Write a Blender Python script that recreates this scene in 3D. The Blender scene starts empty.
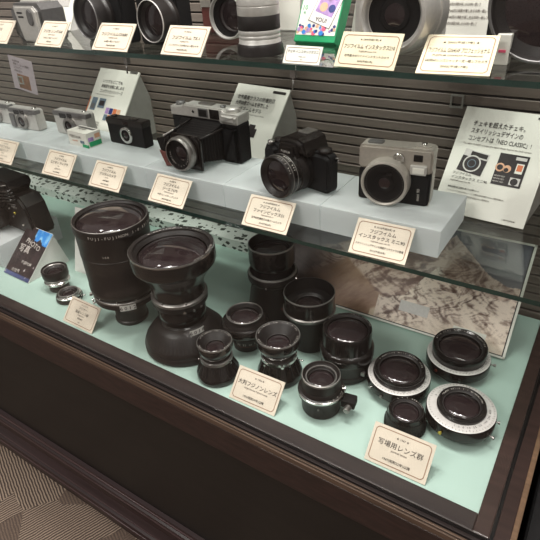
import bpy, bmesh, math, random
from mathutils import Vector, Matrix, noise
random.seed(7)
PI = math.pi
scene = bpy.context.scene
COL = scene.collection

# ------------------------------------------------------------------ materials
def lin(c):
    f = lambda v: (v/255)/12.92 if v/255 <= .04045 else ((v/255+.055)/1.055)**2.4
    return (f(c[0]), f(c[1]), f(c[2]), 1)

def new_mat(name):
    m = bpy.data.materials.new(name); m.use_nodes = True
    nt = m.node_tree; nt.nodes.clear()
    out = nt.nodes.new('ShaderNodeOutputMaterial')
    return m, nt, out

def nd(nt, t, **kw):
    n = nt.nodes.new(t)
    for k, v in kw.items():
        if k in n.inputs: n.inputs[k].default_value = v
        else: setattr(n, k, v)
    return n

def mat(name, rgb, rough=.5, metal=0, var=.12, scale=60, bump=0, coat=0, stretch=None, spec=.5, emit=0):
    m, nt, out = new_mat(name)
    b = nd(nt, 'ShaderNodeBsdfPrincipled'); b.inputs['Roughness'].default_value = rough
    b.inputs['Metallic'].default_value = metal; b.inputs['Coat Weight'].default_value = coat
    b.inputs['Specular IOR Level'].default_value = spec
    tc = nd(nt, 'ShaderNodeTexCoord'); n = nd(nt, 'ShaderNodeTexNoise', Scale=scale, Detail=4)
    if stretch:
        mp = nd(nt, 'ShaderNodeMapping'); mp.inputs['Scale'].default_value = stretch
        nt.links.new(tc.outputs['Object'], mp.inputs[0]); nt.links.new(mp.outputs[0], n.inputs['Vector'])
    else: nt.links.new(tc.outputs['Object'], n.inputs['Vector'])
    c = lin(rgb); r = nd(nt, 'ShaderNodeValToRGB')
    r.color_ramp.elements[0].position = .3; r.color_ramp.elements[1].position = .7
    r.color_ramp.elements[0].color = [x*(1-var) for x in c[:3]]+[1]
    r.color_ramp.elements[1].color = [min(1, x*(1+var)) for x in c[:3]]+[1]
    nt.links.new(n.outputs['Fac'], r.inputs[0]); nt.links.new(r.outputs[0], b.inputs['Base Color'])
    if emit:
        b.inputs['Emission Color'].default_value = c; b.inputs['Emission Strength'].default_value = emit
    if bump:
        bp = nd(nt, 'ShaderNodeBump', Strength=bump, Distance=.001)
        nt.links.new(n.outputs['Fac'], bp.inputs['Height']); nt.links.new(bp.outputs[0], b.inputs['Normal'])
    nt.links.new(b.outputs[0], out.inputs[0])
    return m

def glass_mat(name, tint, f0=.04, rough=0.0):
    m, nt, out = new_mat(name)
    lw = nd(nt, 'ShaderNodeLayerWeight'); lw.inputs[0].default_value = .5
    p = nd(nt, 'ShaderNodeMath', operation='POWER'); p.inputs[1].default_value = 5
    a = nd(nt, 'ShaderNodeMath', operation='MULTIPLY_ADD'); a.inputs[1].default_value = 1-f0; a.inputs[2].default_value = f0
    nt.links.new(lw.outputs['Facing'], p.inputs[0]); nt.links.new(p.outputs[0], a.inputs[0])
    t = nd(nt, 'ShaderNodeBsdfTransparent'); t.inputs[0].default_value = (*tint, 1)
    g = nd(nt, 'ShaderNodeBsdfGlossy'); g.inputs['Roughness'].default_value = rough
    mx = nd(nt, 'ShaderNodeMixShader')
    nt.links.new(a.outputs[0], mx.inputs[0]); nt.links.new(t.outputs[0], mx.inputs[1]); nt.links.new(g.outputs[0], mx.inputs[2])
    nt.links.new(mx.outputs[0], out.inputs[0])
    return m

def attr_mat(name, rough=.5, coat=0):
    m, nt, out = new_mat(name)
    b = nd(nt, 'ShaderNodeBsdfPrincipled', Roughness=rough); b.inputs['Coat Weight'].default_value = coat
    a = nd(nt, 'ShaderNodeAttribute', attribute_name='Col')
    nt.links.new(a.outputs['Color'], b.inputs['Base Color']); nt.links.new(b.outputs[0], out.inputs[0])
    return m

M = {}
M['black']   = mat('black_anodised', (36, 31, 30), .40, 0, .08, 200, spec=.45)
M['black2']  = mat('black_matte', (26, 23, 23), .65, 0, .15, 300, spec=.2)
M['rib']     = mat('black_knurled', (34, 29, 28), .45, 0, .5, 900, .6, spec=.4)
M['leather'] = mat('black_leatherette', (21, 20, 22), .55, 0, .35, 1400, .8, spec=.3)
M['gloss']   = mat('black_gloss', (31, 27, 26), .2, 0, .1, 60, coat=.15)
M['deep']    = mat('inner_black', (26, 21, 21), .5, 0, .15, 90)
M['chrome']  = mat('chrome', (205, 203, 200), .22, 1, .06, 80)
M['steel']   = mat('brushed_steel', (150, 146, 143), .38, .85, .15, 300)
M['silver']  = mat('silver_paint', (200, 197, 193), .36, .4, .06, 200)
M['champ']   = mat('champagne_silver', (182, 176, 168), .38, .4, .06, 200)
M['dull']    = mat('dull_grey_metal', (120, 118, 118), .42, .5, .1, 200)
M['scale']   = mat('pale_scale_face', (200, 196, 193), .4, .1, .06, 200)
M['white']   = mat('white_plastic', (228, 226, 222), .5, 0, .03)
M['lilacrefl'] = mat('lilac_reflection', (186, 172, 178), .6, 0, .05)  # lavender tint of a glass reflection, coloured into the far-left sheet
M['brownrefl'] = mat('brown_reflection', (140, 104, 84), .6, 0, .25, 60)
M['grey']    = mat('grey_card_side', (150, 148, 142), .7, 0, .06)
M['ink']     = mat('printed_ink', (34, 27, 25), .6, 0, .1)
M['ink2']    = mat('grey_ink', (90, 78, 72), .6, 0, .1)
M['brown']   = mat('brown_ink', (150, 120, 100), .6, 0, .1)
M['letter']  = mat('white_lettering', (196, 190, 184), .5, 0, .05)
M['cream']   = mat('cream_card', (214, 203, 187), .6, 0, .05, 40)
M['ivory']   = mat('ivory_card', (213, 203, 178), .7, 0, .05)
M['paper']   = mat('white_paper', (226, 224, 216), .55, 0, .05, 12)
M['mint']    = mat('mint_deck_board', (174, 197, 188), .34, 0, .04, 6)
M['green']   = mat('green_box_print', (22, 150, 98), .45, 0, .06)
M['pink']    = mat('pink_print', (228, 100, 130), .5, 0, .08)
M['blue']    = mat('blue_print', (52, 130, 205), .45, 0, .25, 60)
M['navy']    = mat('navy_print', (52, 60, 120), .5, 0, .2)
M['lilac']   = mat('lilac_print', (170, 140, 190), .5, 0, .3, 120)
M['orange']  = mat('orange_print', (205, 120, 80), .5, 0, .1)
M['darkprint'] = mat('dark_print', (40, 32, 34), .4, 0, .15)
M['skin']    = mat('peach_print', (215, 170, 140), .5, 0, .15)
M['slate']   = mat('slate_blue_print', (110, 126, 140), .5, 0, .15)
M['oxred']   = mat('red_leatherette', (112, 62, 56), .5, 0, .2, 800, .4)
M['yellow']  = mat('brass_knob', (196, 176, 80), .3, .6, .1)
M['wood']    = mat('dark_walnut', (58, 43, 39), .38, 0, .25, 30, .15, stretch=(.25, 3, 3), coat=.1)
M['wood_red'] = mat('reddish_walnut', (50, 33, 30), .5, 0, .38, 60, .2, stretch=(.5, 3, 3), coat=.1)
M['wood_dk'] = mat('black_brown_panel', (24, 20, 18), .45, 0, .2, 14, .1, stretch=(.2, 3, 3))
M['plum']    = mat('plum_brown_moulding', (56, 42, 43), .34, 0, .2, 30, .1, stretch=(.2, 3, 3))
M['plum_lit']   = mat('plum_ridge_highlight', (84, 64, 66), .3, 0, .15, 30)  # paler plum that carries the highlights of the moulding ridges
M['tan']     = mat('worn_tan_edge', (120, 96, 76), .4, .1, .2, 40, stretch=(.3, 4, 4))
M['groove']  = mat('groove_black', (16, 13, 13), .5, 0, .1)
M['track']   = mat('track_steel', (170, 160, 158), .25, .9, .1)
M['slat']    = mat('taupe_slat_wall', (124, 113, 105), .55, 0, .12, 18, stretch=(.15, 3, 6))
M['blackcab'] = mat('black_cabinet', (20, 19, 21), .4, 0, .2)
M['offwall'] = mat('off_white_wall', (176, 170, 166), .8, 0, .06, 5)
M['redamber'] = mat('coating_amber', (90, 40, 30), .3, 0, .1)
M['wood_lo'] = mat('deep_walnut', (42, 31, 29), .55, 0, .2, 30, 0, stretch=(.25, 3, 3))  # darker walnut tone of the front rail strips
M['tan2'] = mat('worn_brown_edge', (98, 79, 66), .4, .1, .2, 40, stretch=(.3, 4, 4))
M['edge']    = mat('green_glass_edge', (36, 62, 56), .15, 0, .15, 30, coat=.4)
M['shelfglass'] = glass_mat('shelf_glass', (.935, .965, .95), .07)
M['pane']    = glass_mat('clear_pane', (.975, .98, .978), .018)
M['window']  = glass_mat('clear_sleeve', (.95, .95, .95), .06)

def lens_glass():
    m, nt, out = new_mat('coated_lens_glass')
    b = nd(nt, 'ShaderNodeBsdfPrincipled', Roughness=.06); b.inputs['Base Color'].default_value = lin((36, 29, 29))
    b.inputs['Coat Weight'].default_value = .25; b.inputs['Coat Roughness'].default_value = .03
    b.inputs['Specular IOR Level'].default_value = .6
    lw = nd(nt, 'ShaderNodeLayerWeight'); lw.inputs[0].default_value = .4
    r = nd(nt, 'ShaderNodeValToRGB'); r.color_ramp.elements[0].color = lin((46, 35, 37)); r.color_ramp.elements[1].color = lin((26, 21, 22))
    nt.links.new(lw.outputs['Facing'], r.inputs[0]); nt.links.new(r.outputs[0], b.inputs['Base Color'])
    nt.links.new(b.outputs[0], out.inputs[0]); return m
M['glass'] = lens_glass()

def frosted():
    m, nt, out = new_mat('frosted_acrylic')
    d = nd(nt, 'ShaderNodeBsdfDiffuse'); d.inputs[0].default_value = lin((246, 249, 250))
    t = nd(nt, 'ShaderNodeBsdfTranslucent'); t.inputs[0].default_value = lin((246, 250, 251))
    tr = nd(nt, 'ShaderNodeBsdfTransparent'); tr.inputs[0].default_value = (.9, .95, .97, 1)
    g = nd(nt, 'ShaderNodeBsdfGlossy', Roughness=.25)
    a = nd(nt, 'ShaderNodeMixShader'); a.inputs[0].default_value = .5
    b = nd(nt, 'ShaderNodeMixShader'); b.inputs[0].default_value = .05
    e = nd(nt, 'ShaderNodeMixShader'); e.inputs[0].default_value = .06
    nt.links.new(d.outputs[0], a.inputs[1]); nt.links.new(t.outputs[0], a.inputs[2])
    nt.links.new(a.outputs[0], e.inputs[1]); nt.links.new(tr.outputs[0], e.inputs[2])
    nt.links.new(e.outputs[0], b.inputs[1]); nt.links.new(g.outputs[0], b.inputs[2])
    nt.links.new(b.outputs[0], out.inputs[0]); return m
M['frost'] = frosted()

def carpet_mat():
    m, nt, out = new_mat('patterned_carpet')
    b = nd(nt, 'ShaderNodeBsdfPrincipled', Roughness=.95)
    tc = nd(nt, 'ShaderNodeTexCoord')
    rot = nd(nt, 'ShaderNodeMapping'); rot.inputs['Rotation'].default_value = (0, 0, .1)
    nt.links.new(tc.outputs['Object'], rot.inputs[0])
    wn = nd(nt, 'ShaderNodeTexNoise', Scale=3, Detail=1)
    nt.links.new(rot.outputs[0], wn.inputs['Vector'])
    wm = nd(nt, 'ShaderNodeVectorMath', operation='MULTIPLY_ADD'); wm.inputs[1].default_value = (.09, .09, 0)
    nt.links.new(wn.outputs['Color'], wm.inputs[0]); nt.links.new(rot.outputs[0], wm.inputs[2])
    vo = nd(nt, 'ShaderNodeTexVoronoi', Scale=7.5, Randomness=.95)
    nt.links.new(wm.outputs[0], vo.inputs['Vector'])
    sep = nd(nt, 'ShaderNodeSeparateColor'); nt.links.new(vo.outputs['Color'], sep.inputs[0])
    def stripes(deg):
        mp = nd(nt, 'ShaderNodeMapping'); mp.inputs['Rotation'].default_value = (0, 0, math.radians(deg))
        nt.links.new(tc.outputs['Object'], mp.inputs[0])
        w = nd(nt, 'ShaderNodeTexWave', Scale=44, Distortion=2.2, Detail=1); nt.links.new(mp.outputs[0], w.inputs['Vector'])
        return w.outputs['Fac']
    a, c = stripes(22), stripes(112)
    sel = nd(nt, 'ShaderNodeMath', operation='GREATER_THAN'); sel.inputs[1].default_value = .5
    nt.links.new(sep.outputs[0], sel.inputs[0])
    mx = nd(nt, 'ShaderNodeMix'); nt.links.new(sel.outputs[0], mx.inputs[0]); nt.links.new(a, mx.inputs[2]); nt.links.new(c, mx.inputs[3])
    r = nd(nt, 'ShaderNodeValToRGB'); r.color_ramp.elements[0].position = .25; r.color_ramp.elements[1].position = .75
    r.color_ramp.elements[0].color = lin((76, 64, 58)); r.color_ramp.elements[1].color = lin((166, 148, 132))
    nt.links.new(mx.outputs[0], r.inputs[0])
    # some patches are low-contrast
    r2 = nd(nt, 'ShaderNodeValToRGB'); r2.color_ramp.elements[0].color = lin((96, 82, 74)); r2.color_ramp.elements[1].color = lin((124, 107, 95))
    nt.links.new(mx.outputs[0], r2.inputs[0])
    s2 = nd(nt, 'ShaderNodeMath', operation='GREATER_THAN'); s2.inputs[1].default_value = .68; nt.links.new(sep.outputs[1], s2.inputs[0])
    m2 = nd(nt, 'ShaderNodeMix', data_type='RGBA'); nt.links.new(s2.outputs[0], m2.inputs[0]); nt.links.new(r.outputs[0], m2.inputs[6]); nt.links.new(r2.outputs[0], m2.inputs[7])
    pn = nd(nt, 'ShaderNodeTexNoise', Scale=420, Detail=2); nt.links.new(tc.outputs['Object'], pn.inputs['Vector'])
    pr = nd(nt, 'ShaderNodeMapRange'); pr.inputs[1].default_value = .3; pr.inputs[2].default_value = .7; pr.inputs[3].default_value = .65; pr.inputs[4].default_value = 1.25
    nt.links.new(pn.outputs['Fac'], pr.inputs[0])
    m3 = nd(nt, 'ShaderNodeMix', data_type='RGBA', blend_type='MULTIPLY'); m3.inputs[0].default_value = 1
    nt.links.new(m2.outputs[2], m3.inputs[6]); nt.links.new(pr.outputs[0], m3.inputs[7])
    nt.links.new(m3.outputs[2], b.inputs['Base Color']); nt.links.new(b.outputs[0], out.inputs[0])
    return m
M['carpet'] = carpet_mat()

def fleck_mat():
    m, nt, out = new_mat('flecked_paper')
    b = nd(nt, 'ShaderNodeBsdfPrincipled', Roughness=.7)
    tc = nd(nt, 'ShaderNodeTexCoord'); mp = nd(nt, 'ShaderNodeMapping'); mp.inputs['Scale'].default_value = (1, 1.0, 1.6); mp.inputs['Rotation'].default_value = (.3, .2, .5)
    nt.links.new(tc.outputs['Object'], mp.inputs[0])
    v = nd(nt, 'ShaderNodeTexVoronoi', Scale=54, Randomness=1); v.distance = 'MANHATTAN'
    nt.links.new(mp.outputs[0], v.inputs['Vector'])
    r = nd(nt, 'ShaderNodeValToRGB'); r.color_ramp.interpolation = 'LINEAR'
    r.color_ramp.elements[0].position = .50; r.color_ramp.elements[1].position = .57
    r.color_ramp.elements[0].color = lin((74, 80, 74)); r.color_ramp.elements[1].color = lin((230, 232, 228))
    nt.links.new(v.outputs['Distance'], r.inputs[0]); nt.links.new(r.outputs[0], b.inputs['Base Color'])
    nt.links.new(b.outputs[0], out.inputs[0]); return m
M['fleck'] = fleck_mat()
M['photo'] = attr_mat('printed_photo', .35, .15)

# ------------------------------------------------------------------ mesh builder
_txt = {}
def glyphs(body):
    if body not in _txt:
        c = bpy.data.curves.new('tmp_text', 'FONT'); c.body = body; c.resolution_u = 2; c.offset = 0 if '群' in body else .007
        o = bpy.data.objects.new('tmp_text', c); COL.objects.link(o)
        dg = bpy.context.evaluated_depsgraph_get()
        me = bpy.data.meshes.new_from_object(o.evaluated_get(dg))
        vs = [(v.co.x, v.co.y) for v in me.vertices]; fs = [tuple(p.vertices) for p in me.polygons]
        bpy.data.objects.remove(o); bpy.data.curves.remove(c); bpy.data.meshes.remove(me)
        w = (min(v[0] for v in vs), max(v[0] for v in vs)) if vs else (0, 0)
        _txt[body] = (vs, fs, w)
    return _txt[body]

class MB:
    def __init__(s): s.bm = bmesh.new(); s.mats = []; s.T = Matrix()
    def mi(s, k):
        if k not in s.mats: s.mats.append(k)
        return s.mats.index(k)
    def raw(s, vs, fs, k, smooth=False):
        i = s.mi(k); bv = [s.bm.verts.new(s.T @ Vector(v)) for v in vs]
        for f in fs:
            try:
                q = s.bm.faces.new([bv[j] for j in f]); q.material_index = i; q.smooth = smooth
            except ValueError: pass
        return s
    def merge(s, b2, k, smooth=False):
        b2.verts.index_update()
        s.raw([v.co.copy() for v in b2.verts], [[v.index for v in f.verts] for f in b2.faces], k, smooth); b2.free(); return s
    def box(s, x0, x1, y0, y1, z0, z1, k, bev=0, seg=2, T=None):
        b = bmesh.new(); bmesh.ops.create_cube(b, size=1)
        for v in b.verts: v.co = Vector(((x0+x1)/2+v.co.x*(x1-x0), (y0+y1)/2+v.co.y*(y1-y0), (z0+z1)/2+v.co.z*(z1-z0)))
        if bev: bmesh.ops.bevel(b, geom=b.edges[:], offset=bev, segments=seg, affect='EDGES', profile=.6)
        if T is not None: bmesh.ops.transform(b, matrix=T, verts=b.verts)
        return s.merge(b, k, False)
    def lathe(s, prof, k, n=48, T=None, knurl=0, kn=0):
        # prof list of (r,z); open profile, caps when r=0
        vs = []; fs = []
        T = T or Matrix()
        for (r, z) in prof:
            for i in range(n):
                a = 2*PI*i/n; vs.append(T @ Vector((r*math.cos(a), r*math.sin(a), z)))
        for j in range(len(prof)-1):
            for i in range(n):
                fs.append((j*n+i, j*n+(i+1) % n, (j+1)*n+(i+1) % n, (j+1)*n+i))
        b = bmesh.new(); bv = [b.verts.new(v) for v in vs]
        for f in fs: b.faces.new([bv[q] for q in f])
        bmesh.ops.remove_doubles(b, verts=b.verts, dist=1e-6)
        s.merge(b, k, True); return s
    def prism(s, pts, y0, y1, k, bev=0, seg=2, T=None, axis='y'):
        b = bmesh.new()
        mk = (lambda p, d: (p[0], d, p[1])) if axis == 'y' else ((lambda p, d: (d, p[0], p[1])) if axis == 'x' else (lambda p, d: (p[0], p[1], d)))
        A = [b.verts.new(mk(p, y0)) for p in pts]; B = [b.verts.new(mk(p, y1)) for p in pts]
        b.faces.new(A); b.faces.new(list(reversed(B)))
        n = len(pts)
        for i in range(n): b.faces.new((A[i], B[i], B[(i+1) % n], A[(i+1) % n]))
        bmesh.ops.recalc_face_normals(b, faces=b.faces)
        if bev:
            es = [e for e in b.edges if (e.verts[0] in A) == (e.verts[1] in A)]
            bmesh.ops.bevel(b, geom=es, offset=bev, segments=seg, affect='EDGES')
        if T is not None: bmesh.ops.transform(b, matrix=T, verts=b.verts)
        return s.merge(b, k)
    def tube(s, pts, r, k, n=10):
        pts = [Vector(p) for p in pts]; vs = []; fs = []
        for i, p in enumerate(pts):
            d = (pts[min(i+1, len(pts)-1)]-pts[max(i-1, 0)]).normalized()
            q = d.to_track_quat('Z', 'Y')
            for j in range(n):
                a = 2*PI*j/n; vs.append(p+q @ Vector((r*math.cos(a), r*math.sin(a), 0)))
        for i in range(len(pts)-1):
            for j in range(n): fs.append((i*n+j, i*n+(j+1) % n, (i+1)*n+(j+1) % n, (i+1)*n+j))
        fs.append(tuple(reversed(range(n)))); fs.append(tuple(range((len(pts)-1)*n, len(pts)*n)))
        return s.raw(vs, fs, k, True)
    def quad(s, a, b, c, d, k): return s.raw([a, b, c, d], [(0, 1, 2, 3)], k)
    def text(s, body, size, o, u, v, k, al='C', maxw=None):
        vs, fs, w = glyphs(body)
        o, u, v = Vector(o), Vector(u), Vector(v); wd = (w[1]-w[0])*size; sx = size
        if maxw and wd > maxw: sx = size*maxw/wd; wd = maxw
        off = -wd/2 if al == 'C' else 0
        return s.raw([o+u*((x-w[0])*sx+off)+v*(y*size) for x, y in vs], fs, k)
    def ringtext(s, body, size, r, z, k, a0=-PI/2, step=None, tilt=0, inward=False):
        # letters round a circle, lying on a horizontal annulus, readable from outside/front
        step = step or size*.72/r
        n = len(body)
        for i, ch in enumerate(body):
            if ch == ' ': continue
            a = a0+(i-(n-1)/2)*step
            rad = Vector((math.cos(a), math.sin(a), 0)); tan = Vector((-math.sin(a), math.cos(a), 0))
            if inward: up = rad*-1*math.cos(tilt)+Vector((0, 0, math.sin(tilt)))
            else: up = -rad
            s.text(ch, size, rad*r+Vector((0, 0, z)), tan, up, k)
        return s
    def sidetext(s, body, size, r, z, k, a0=-PI/2, step=None):
        step = step or size*.72/r
        n = len(body)
        for i, ch in enumerate(body):
            if ch == ' ': continue
            a = a0+(i-(n-1)/2)*step
            rad = Vector((math.cos(a), math.sin(a), 0)); tan = Vector((-math.sin(a), math.cos(a), 0))
            s.text(ch, size, rad*r+Vector((0, 0, z)), tan, (0, 0, 1), k)
        return s
    def build(s, name, parent=None, smooth=None, loc=None):
        me = bpy.data.meshes.new(name); s.bm.normal_update(); s.bm.to_mesh(me); s.bm.free()
        for k in s.mats: me.materials.append(M[k])
        o = bpy.data.objects.new(name, me); COL.objects.link(o)
        if parent is not None: o.parent = parent
        if loc: o.location = loc
        return o

def tag(o, label=None, cat=None, group=None, kind=None):
    if label: o['label'] = label
    if cat: o['category'] = cat
    if group: o['group'] = group
    if kind: o['kind'] = kind
    return o
def thing(name, label, cat, loc=(0, 0, 0), rz=0, group=None):
    o = bpy.data.objects.new(name, None); COL.objects.link(o); o.location = loc; o.rotation_euler = (0, 0, rz)
    o.empty_display_size = .02
    return tag(o, label, cat, group)
def struct(o): o['kind'] = 'structure'; return o
def RX(a): return Matrix.Rotation(a, 4, 'X')
def TR(x, y, z): return Matrix.Translation((x, y, z))
def sharp(o, ang=35):
    # split shading at hard edges
    me = o.data; b = bmesh.new(); b.from_mesh(me)
    bmesh.ops.remove_doubles(b, verts=b.verts, dist=1e-7)
    es = [e for e in b.edges if len(e.link_faces) == 2 and e.calc_face_angle(0) > math.radians(ang)]
    bmesh.ops.split_edges(b, edges=es); b.to_mesh(me); b.free(); return o
# ------------------------------------------------------------------ camera
cam_d = bpy.data.cameras.new('camera'); cam = bpy.data.objects.new('camera', cam_d); COL.objects.link(cam)
cam_d.sensor_fit = 'HORIZONTAL'; cam_d.sensor_width = 36; cam_d.lens = 36*.96604839; cam_d.clip_start = .01
Rm = Matrix(((0.84054908, -0.25015275, 0.48052142), (0.5390135, 0.47498823, -0.69559373), (-0.05423733, 0.8436882, 0.53408663)))
cam.matrix_world = Matrix.Translation((0.0187, -0.4563, 0.6318)) @ Rm.to_4x4()
# camera axes are given in world space: columns of Rm are right, up and back
scene.camera = cam

# ------------------------------------------------------------------ light and view
scene.view_settings.view_transform = 'Standard'
scene.view_settings.look = 'None'
scene.view_settings.gamma = .92
scene.view_settings.exposure = .14
w = bpy.data.worlds.new('room_ambience'); scene.world = w; w.use_nodes = True
w.node_tree.nodes['Background'].inputs[0].default_value = (1.0, .93, .87, 1)
w.node_tree.nodes['Background'].inputs[1].default_value = .42
def area(name, loc, sx, sy, e, col=(1, .97, .92), rot=(0, 0, 0)):
    l = bpy.data.lights.new(name, 'AREA'); l.shape = 'RECTANGLE'; l.size = sx; l.size_y = sy; l.energy = e; l.color = col
    o = bpy.data.objects.new(name, l); COL.objects.link(o); o.location = loc; o.rotation_euler = rot; return o
area('case_strip_light', (-.30, .10, 2.0), 1.7, .35, 26)
for x, e in ((-1.45, 2.2), (-.95, 3.6), (-.45, 5.6), (-.02, 4.0)):
    area('case_spot_light', (x, .22, 1.75), .07, .07, e)
area('ceiling_light', (-1.1, -1.5, 1.9), 1.2, .5, 30, rot=(.25, 0, 0))
area('ceiling_light', (.9, -.9, 1.9), .5, 1.0, 10, rot=(.2, .2, 0))

# ------------------------------------------------------------------ setting
FZ = -.605
fl = MB().box(-4, 3, -4, 1, FZ-.02, FZ, 'carpet').build('floor'); struct(fl)
wl = MB()
z = -.006
P = .0193
XL = -1.98
while z < 1.02:
    wl.box(XL, .6, .462, .474, z, z+P-.0032, 'slat', .0012, 1)
    z += P
wl.box(XL, .6, .473, .49, -.02, 1.05, 'groove')
struct(wl.build('wall_back'))
rw = MB().box(-4, 3, -3.2, -3.1, FZ, 2.2, 'offwall').build('wall_front'); struct(rw)
lw_ = MB().box(XL-.03, XL, -.02, .47, .0, 1.02, 'black2').build('wall_left'); struct(lw_)

case = thing('display_case', 'dark walnut display case with a mint green deck and glass front', 'display case', (0, 0, FZ))
def cpart(mb, name): mb.T = Matrix(); o = mb.build(name, case); o.location = (0, 0, -FZ); return o
cpart(MB().box(XL, .001, -.001, .456, -.012, 0, 'mint'), 'deck')
r = MB()
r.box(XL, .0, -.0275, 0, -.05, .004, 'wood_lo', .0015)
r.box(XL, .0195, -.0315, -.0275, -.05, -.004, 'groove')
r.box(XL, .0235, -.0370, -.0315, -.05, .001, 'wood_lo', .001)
r.box(XL, .040, -.0395, -.0365, -.05, -.002, 'groove')
r.box(XL, .047, -.0428, -.0392, -.010, .0005, 'tan2', .001)
r.box(XL, .047, -.0440, -.0425, -.010, -.001, 'groove')
r.box(XL, .047, -.0468, -.0438, -.010, .0000, 'tan2', .001)
r.box(XL, .044, -.0455, -.036, -.072, -.009, 'wood_red', .002)
r.box(XL, .043, -.0475, -.036, -.0135, -.010, 'wood', .001)
cpart(r, 'front_rail')
r = MB()
r.box(XL, .0185, -.0288, -.0276, -.01, .0044, 'track')
r.box(.0192, .0199, -.0285, .45, -.01, -.0025, 'track')
cpart(r, 'glass_track')
r = MB()
r.box(0, .0195, -.0275, .46, -.05, .004, 'wood', .0015)
r.box(.0195, .024, -.0315, .46, -.05, -.004, 'groove')
r.box(.024, .0415, -.0405, .46, -.05, .001, 'wood', .001)
r.box(.0410, .0485, -.0465, .46, -.010, .0005, 'tan', .002)
r.box(.036, .0455, -.04, .46, -.072, -.009, 'wood_red', .002)
cpart(r, 'side_rail')
cpart(MB().box(XL, .042, -.038, -.02, FZ+.01, -.07, 'wood_dk'), 'front_panel')
cpart(MB().box(.024, .042, -.02, .46, FZ+.01, -.07, 'wood_dk'), 'side_panel')
zb = FZ+.001
mp = [(-.037, -.420), (-.046, -.422), (-.049, -.429), (-.048, -.436), (-.043, -.439), (-.043, -.442), (-.050, -.445), (-.052, -.452), (-.0505, -.460), (-.045, -.466), (-.0425, -.480), (-.044, -.498), (-.051, -.508), (-.056, -.514), (-.0565, -.520), (-.052, -.524), (-.052, -.528), (-.059, -.532), (-.0615, -.545), (-.061, -.556), (-.058, -.560), (-.058, -.575), (-.05, -.577), (-.05, zb), (-.037, zb)]
r = MB(); r.prism(mp, XL, .046, 'plum', axis='x'); 
for (yy, zz, rr_) in ((-.0478, -.4285, .0020), (-.0508, -.4520, .0018), (-.0552, -.5165, .0020), (-.0605, -.5440, .0022)): r.tube([(XL, yy, zz), (.046, yy, zz)], rr_, 'plum_lit', 8)  # paler tubes put the highlights into the colour of the ridges
for (yy, zz) in ((-.0440, -.4405), (-.0525, -.5260)): r.box(XL, .0455, yy-.001, yy+.004, zz-.0018, zz+.0018, 'groove')  # black strips put shade into the colour of the creases
cpart(r, 'base_moulding')
tag(MB().box(XL, .0200, -.0312, -.0290, .0045, 1.0, 'pane').build('vitrine_glass'), 'tall clear front glass pane standing in the steel track', 'glass pane')
tag(MB().box(.0205, .0232, -.0285, .455, .0045, 1.0, 'pane').build('vitrine_glass'), 'tall clear side glass pane at the right end of the case', 'glass pane')

nb = MB(); nb.box(.056, .5, -.05, .46, FZ, -.035, 'blackcab', .006); nb.box(.06, .5, -.03, .46, -.035, -.03, 'blackcab')
tag(nb.build('neighbouring_cabinet'), 'black cabinet standing close against the right side of the display case', 'cabinet')

def glass_shelf(x0, x1, y0, zt, label, group, th=.007, clips=()):
    t = thing('glass_shelf', label, 'shelf', ((x0+x1)/2, .46, zt-th), 0, group)
    hx = (x1-x0)/2-.0006
    b = MB(); b.box(-hx, hx, y0-.46, 0, 0, th, 'shelfglass')
    o = b.build('shelf_pane', t); o.data.materials.append(M['edge'])
    for p in o.data.polygons:
        if p.normal.y < -.5: p.material_index = 1
    for cx in clips:
        b = MB(); b.box(cx-(x0+x1)/2-.004, cx-(x0+x1)/2+.004, y0-.46+.004, y0-.46+.012, -.012, -.0002, 'steel', .001)
        b.tube([(cx-(x0+x1)/2, y0-.46+.006, -.011), (cx-(x0+x1)/2+.002, y0-.46+.003, -.018), (cx-(x0+x1)/2-.001, y0-.46+.005, -.026)], .0016, 'steel', 6)
        b.build('support_clip', t)
SZ = .24; TZ = .49
mj = (XL, -1.037, -.357, .018); tj = (XL, -.673, -.353, .018)
names = ('left', 'middle', 'right')
mid_lab = ('glass shelf pane at the far left under the small silver cameras', 'glass shelf pane under the folding camera at middle height', 'glass shelf pane under the instant camera at middle height on the right')
top_lab = ('top glass shelf pane on the left under the grey and black cameras', 'top glass shelf pane under the standing silver lens', 'top glass shelf pane on the right under the round silver instant camera')
for i in range(3):
    glass_shelf(mj[i], mj[i+1], .147, SZ, mid_lab[i], 'glass panes of the middle shelf')
    glass_shelf(tj[i], tj[i+1], .172, TZ, top_lab[i], 'glass panes of the top shelf', clips=((tj[i+1]-.008,) if i < 2 else ()))

# frosted risers on the middle shelf
xs = [-.140, -.327, -.514, -.701, -.888, -1.075, -1.262, -1.449]
lab = ['frosted acrylic riser block at the right end under the instant camera', 'frosted acrylic riser block under the black bridge camera',
       'frosted acrylic riser block under the folding bellows camera', 'frosted acrylic riser block under the small black compact camera',
       'frosted acrylic riser block under the film carton and silver compact', 'frosted acrylic riser block under the silver compact at far left', 'frosted acrylic riser block at the left edge of the photo']
RH = .0432
b = MB(); b.box(-.0932, .0932, 0, .131, 0, RH, 'frost', .0015)
riser0 = b.build('acrylic_riser')
for i in range(7):
    o = riser0 if i == 0 else riser0.copy()
    if i: COL.objects.link(o)
    o.location = ((xs[i]+xs[i+1])/2, .19, SZ); tag(o, lab[i], 'riser', 'frosted risers on the middle shelf')
RT = SZ+RH

# wall clips
for i, (x, z_, l) in enumerate(((-.21, .385, 'small square wall clip on the slats left of the right info board'), (-1.44, .33, 'small square wall clip on the dark slats at far left'))):
    b = MB()
    for q in ((-.011, -.008, -.011, .011), (.008, .011, -.011, .011), (-.008, .008, -.011, -.008), (-.008, .008, .008, .011)):
        b.box(q[0], q[1], -.004, 0, q[2], q[3], 'grey')
    o = b.build('wall_clip'); o.location = (x, .4622, z_); tag(o, l, 'clip', 'wall clips')

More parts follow.
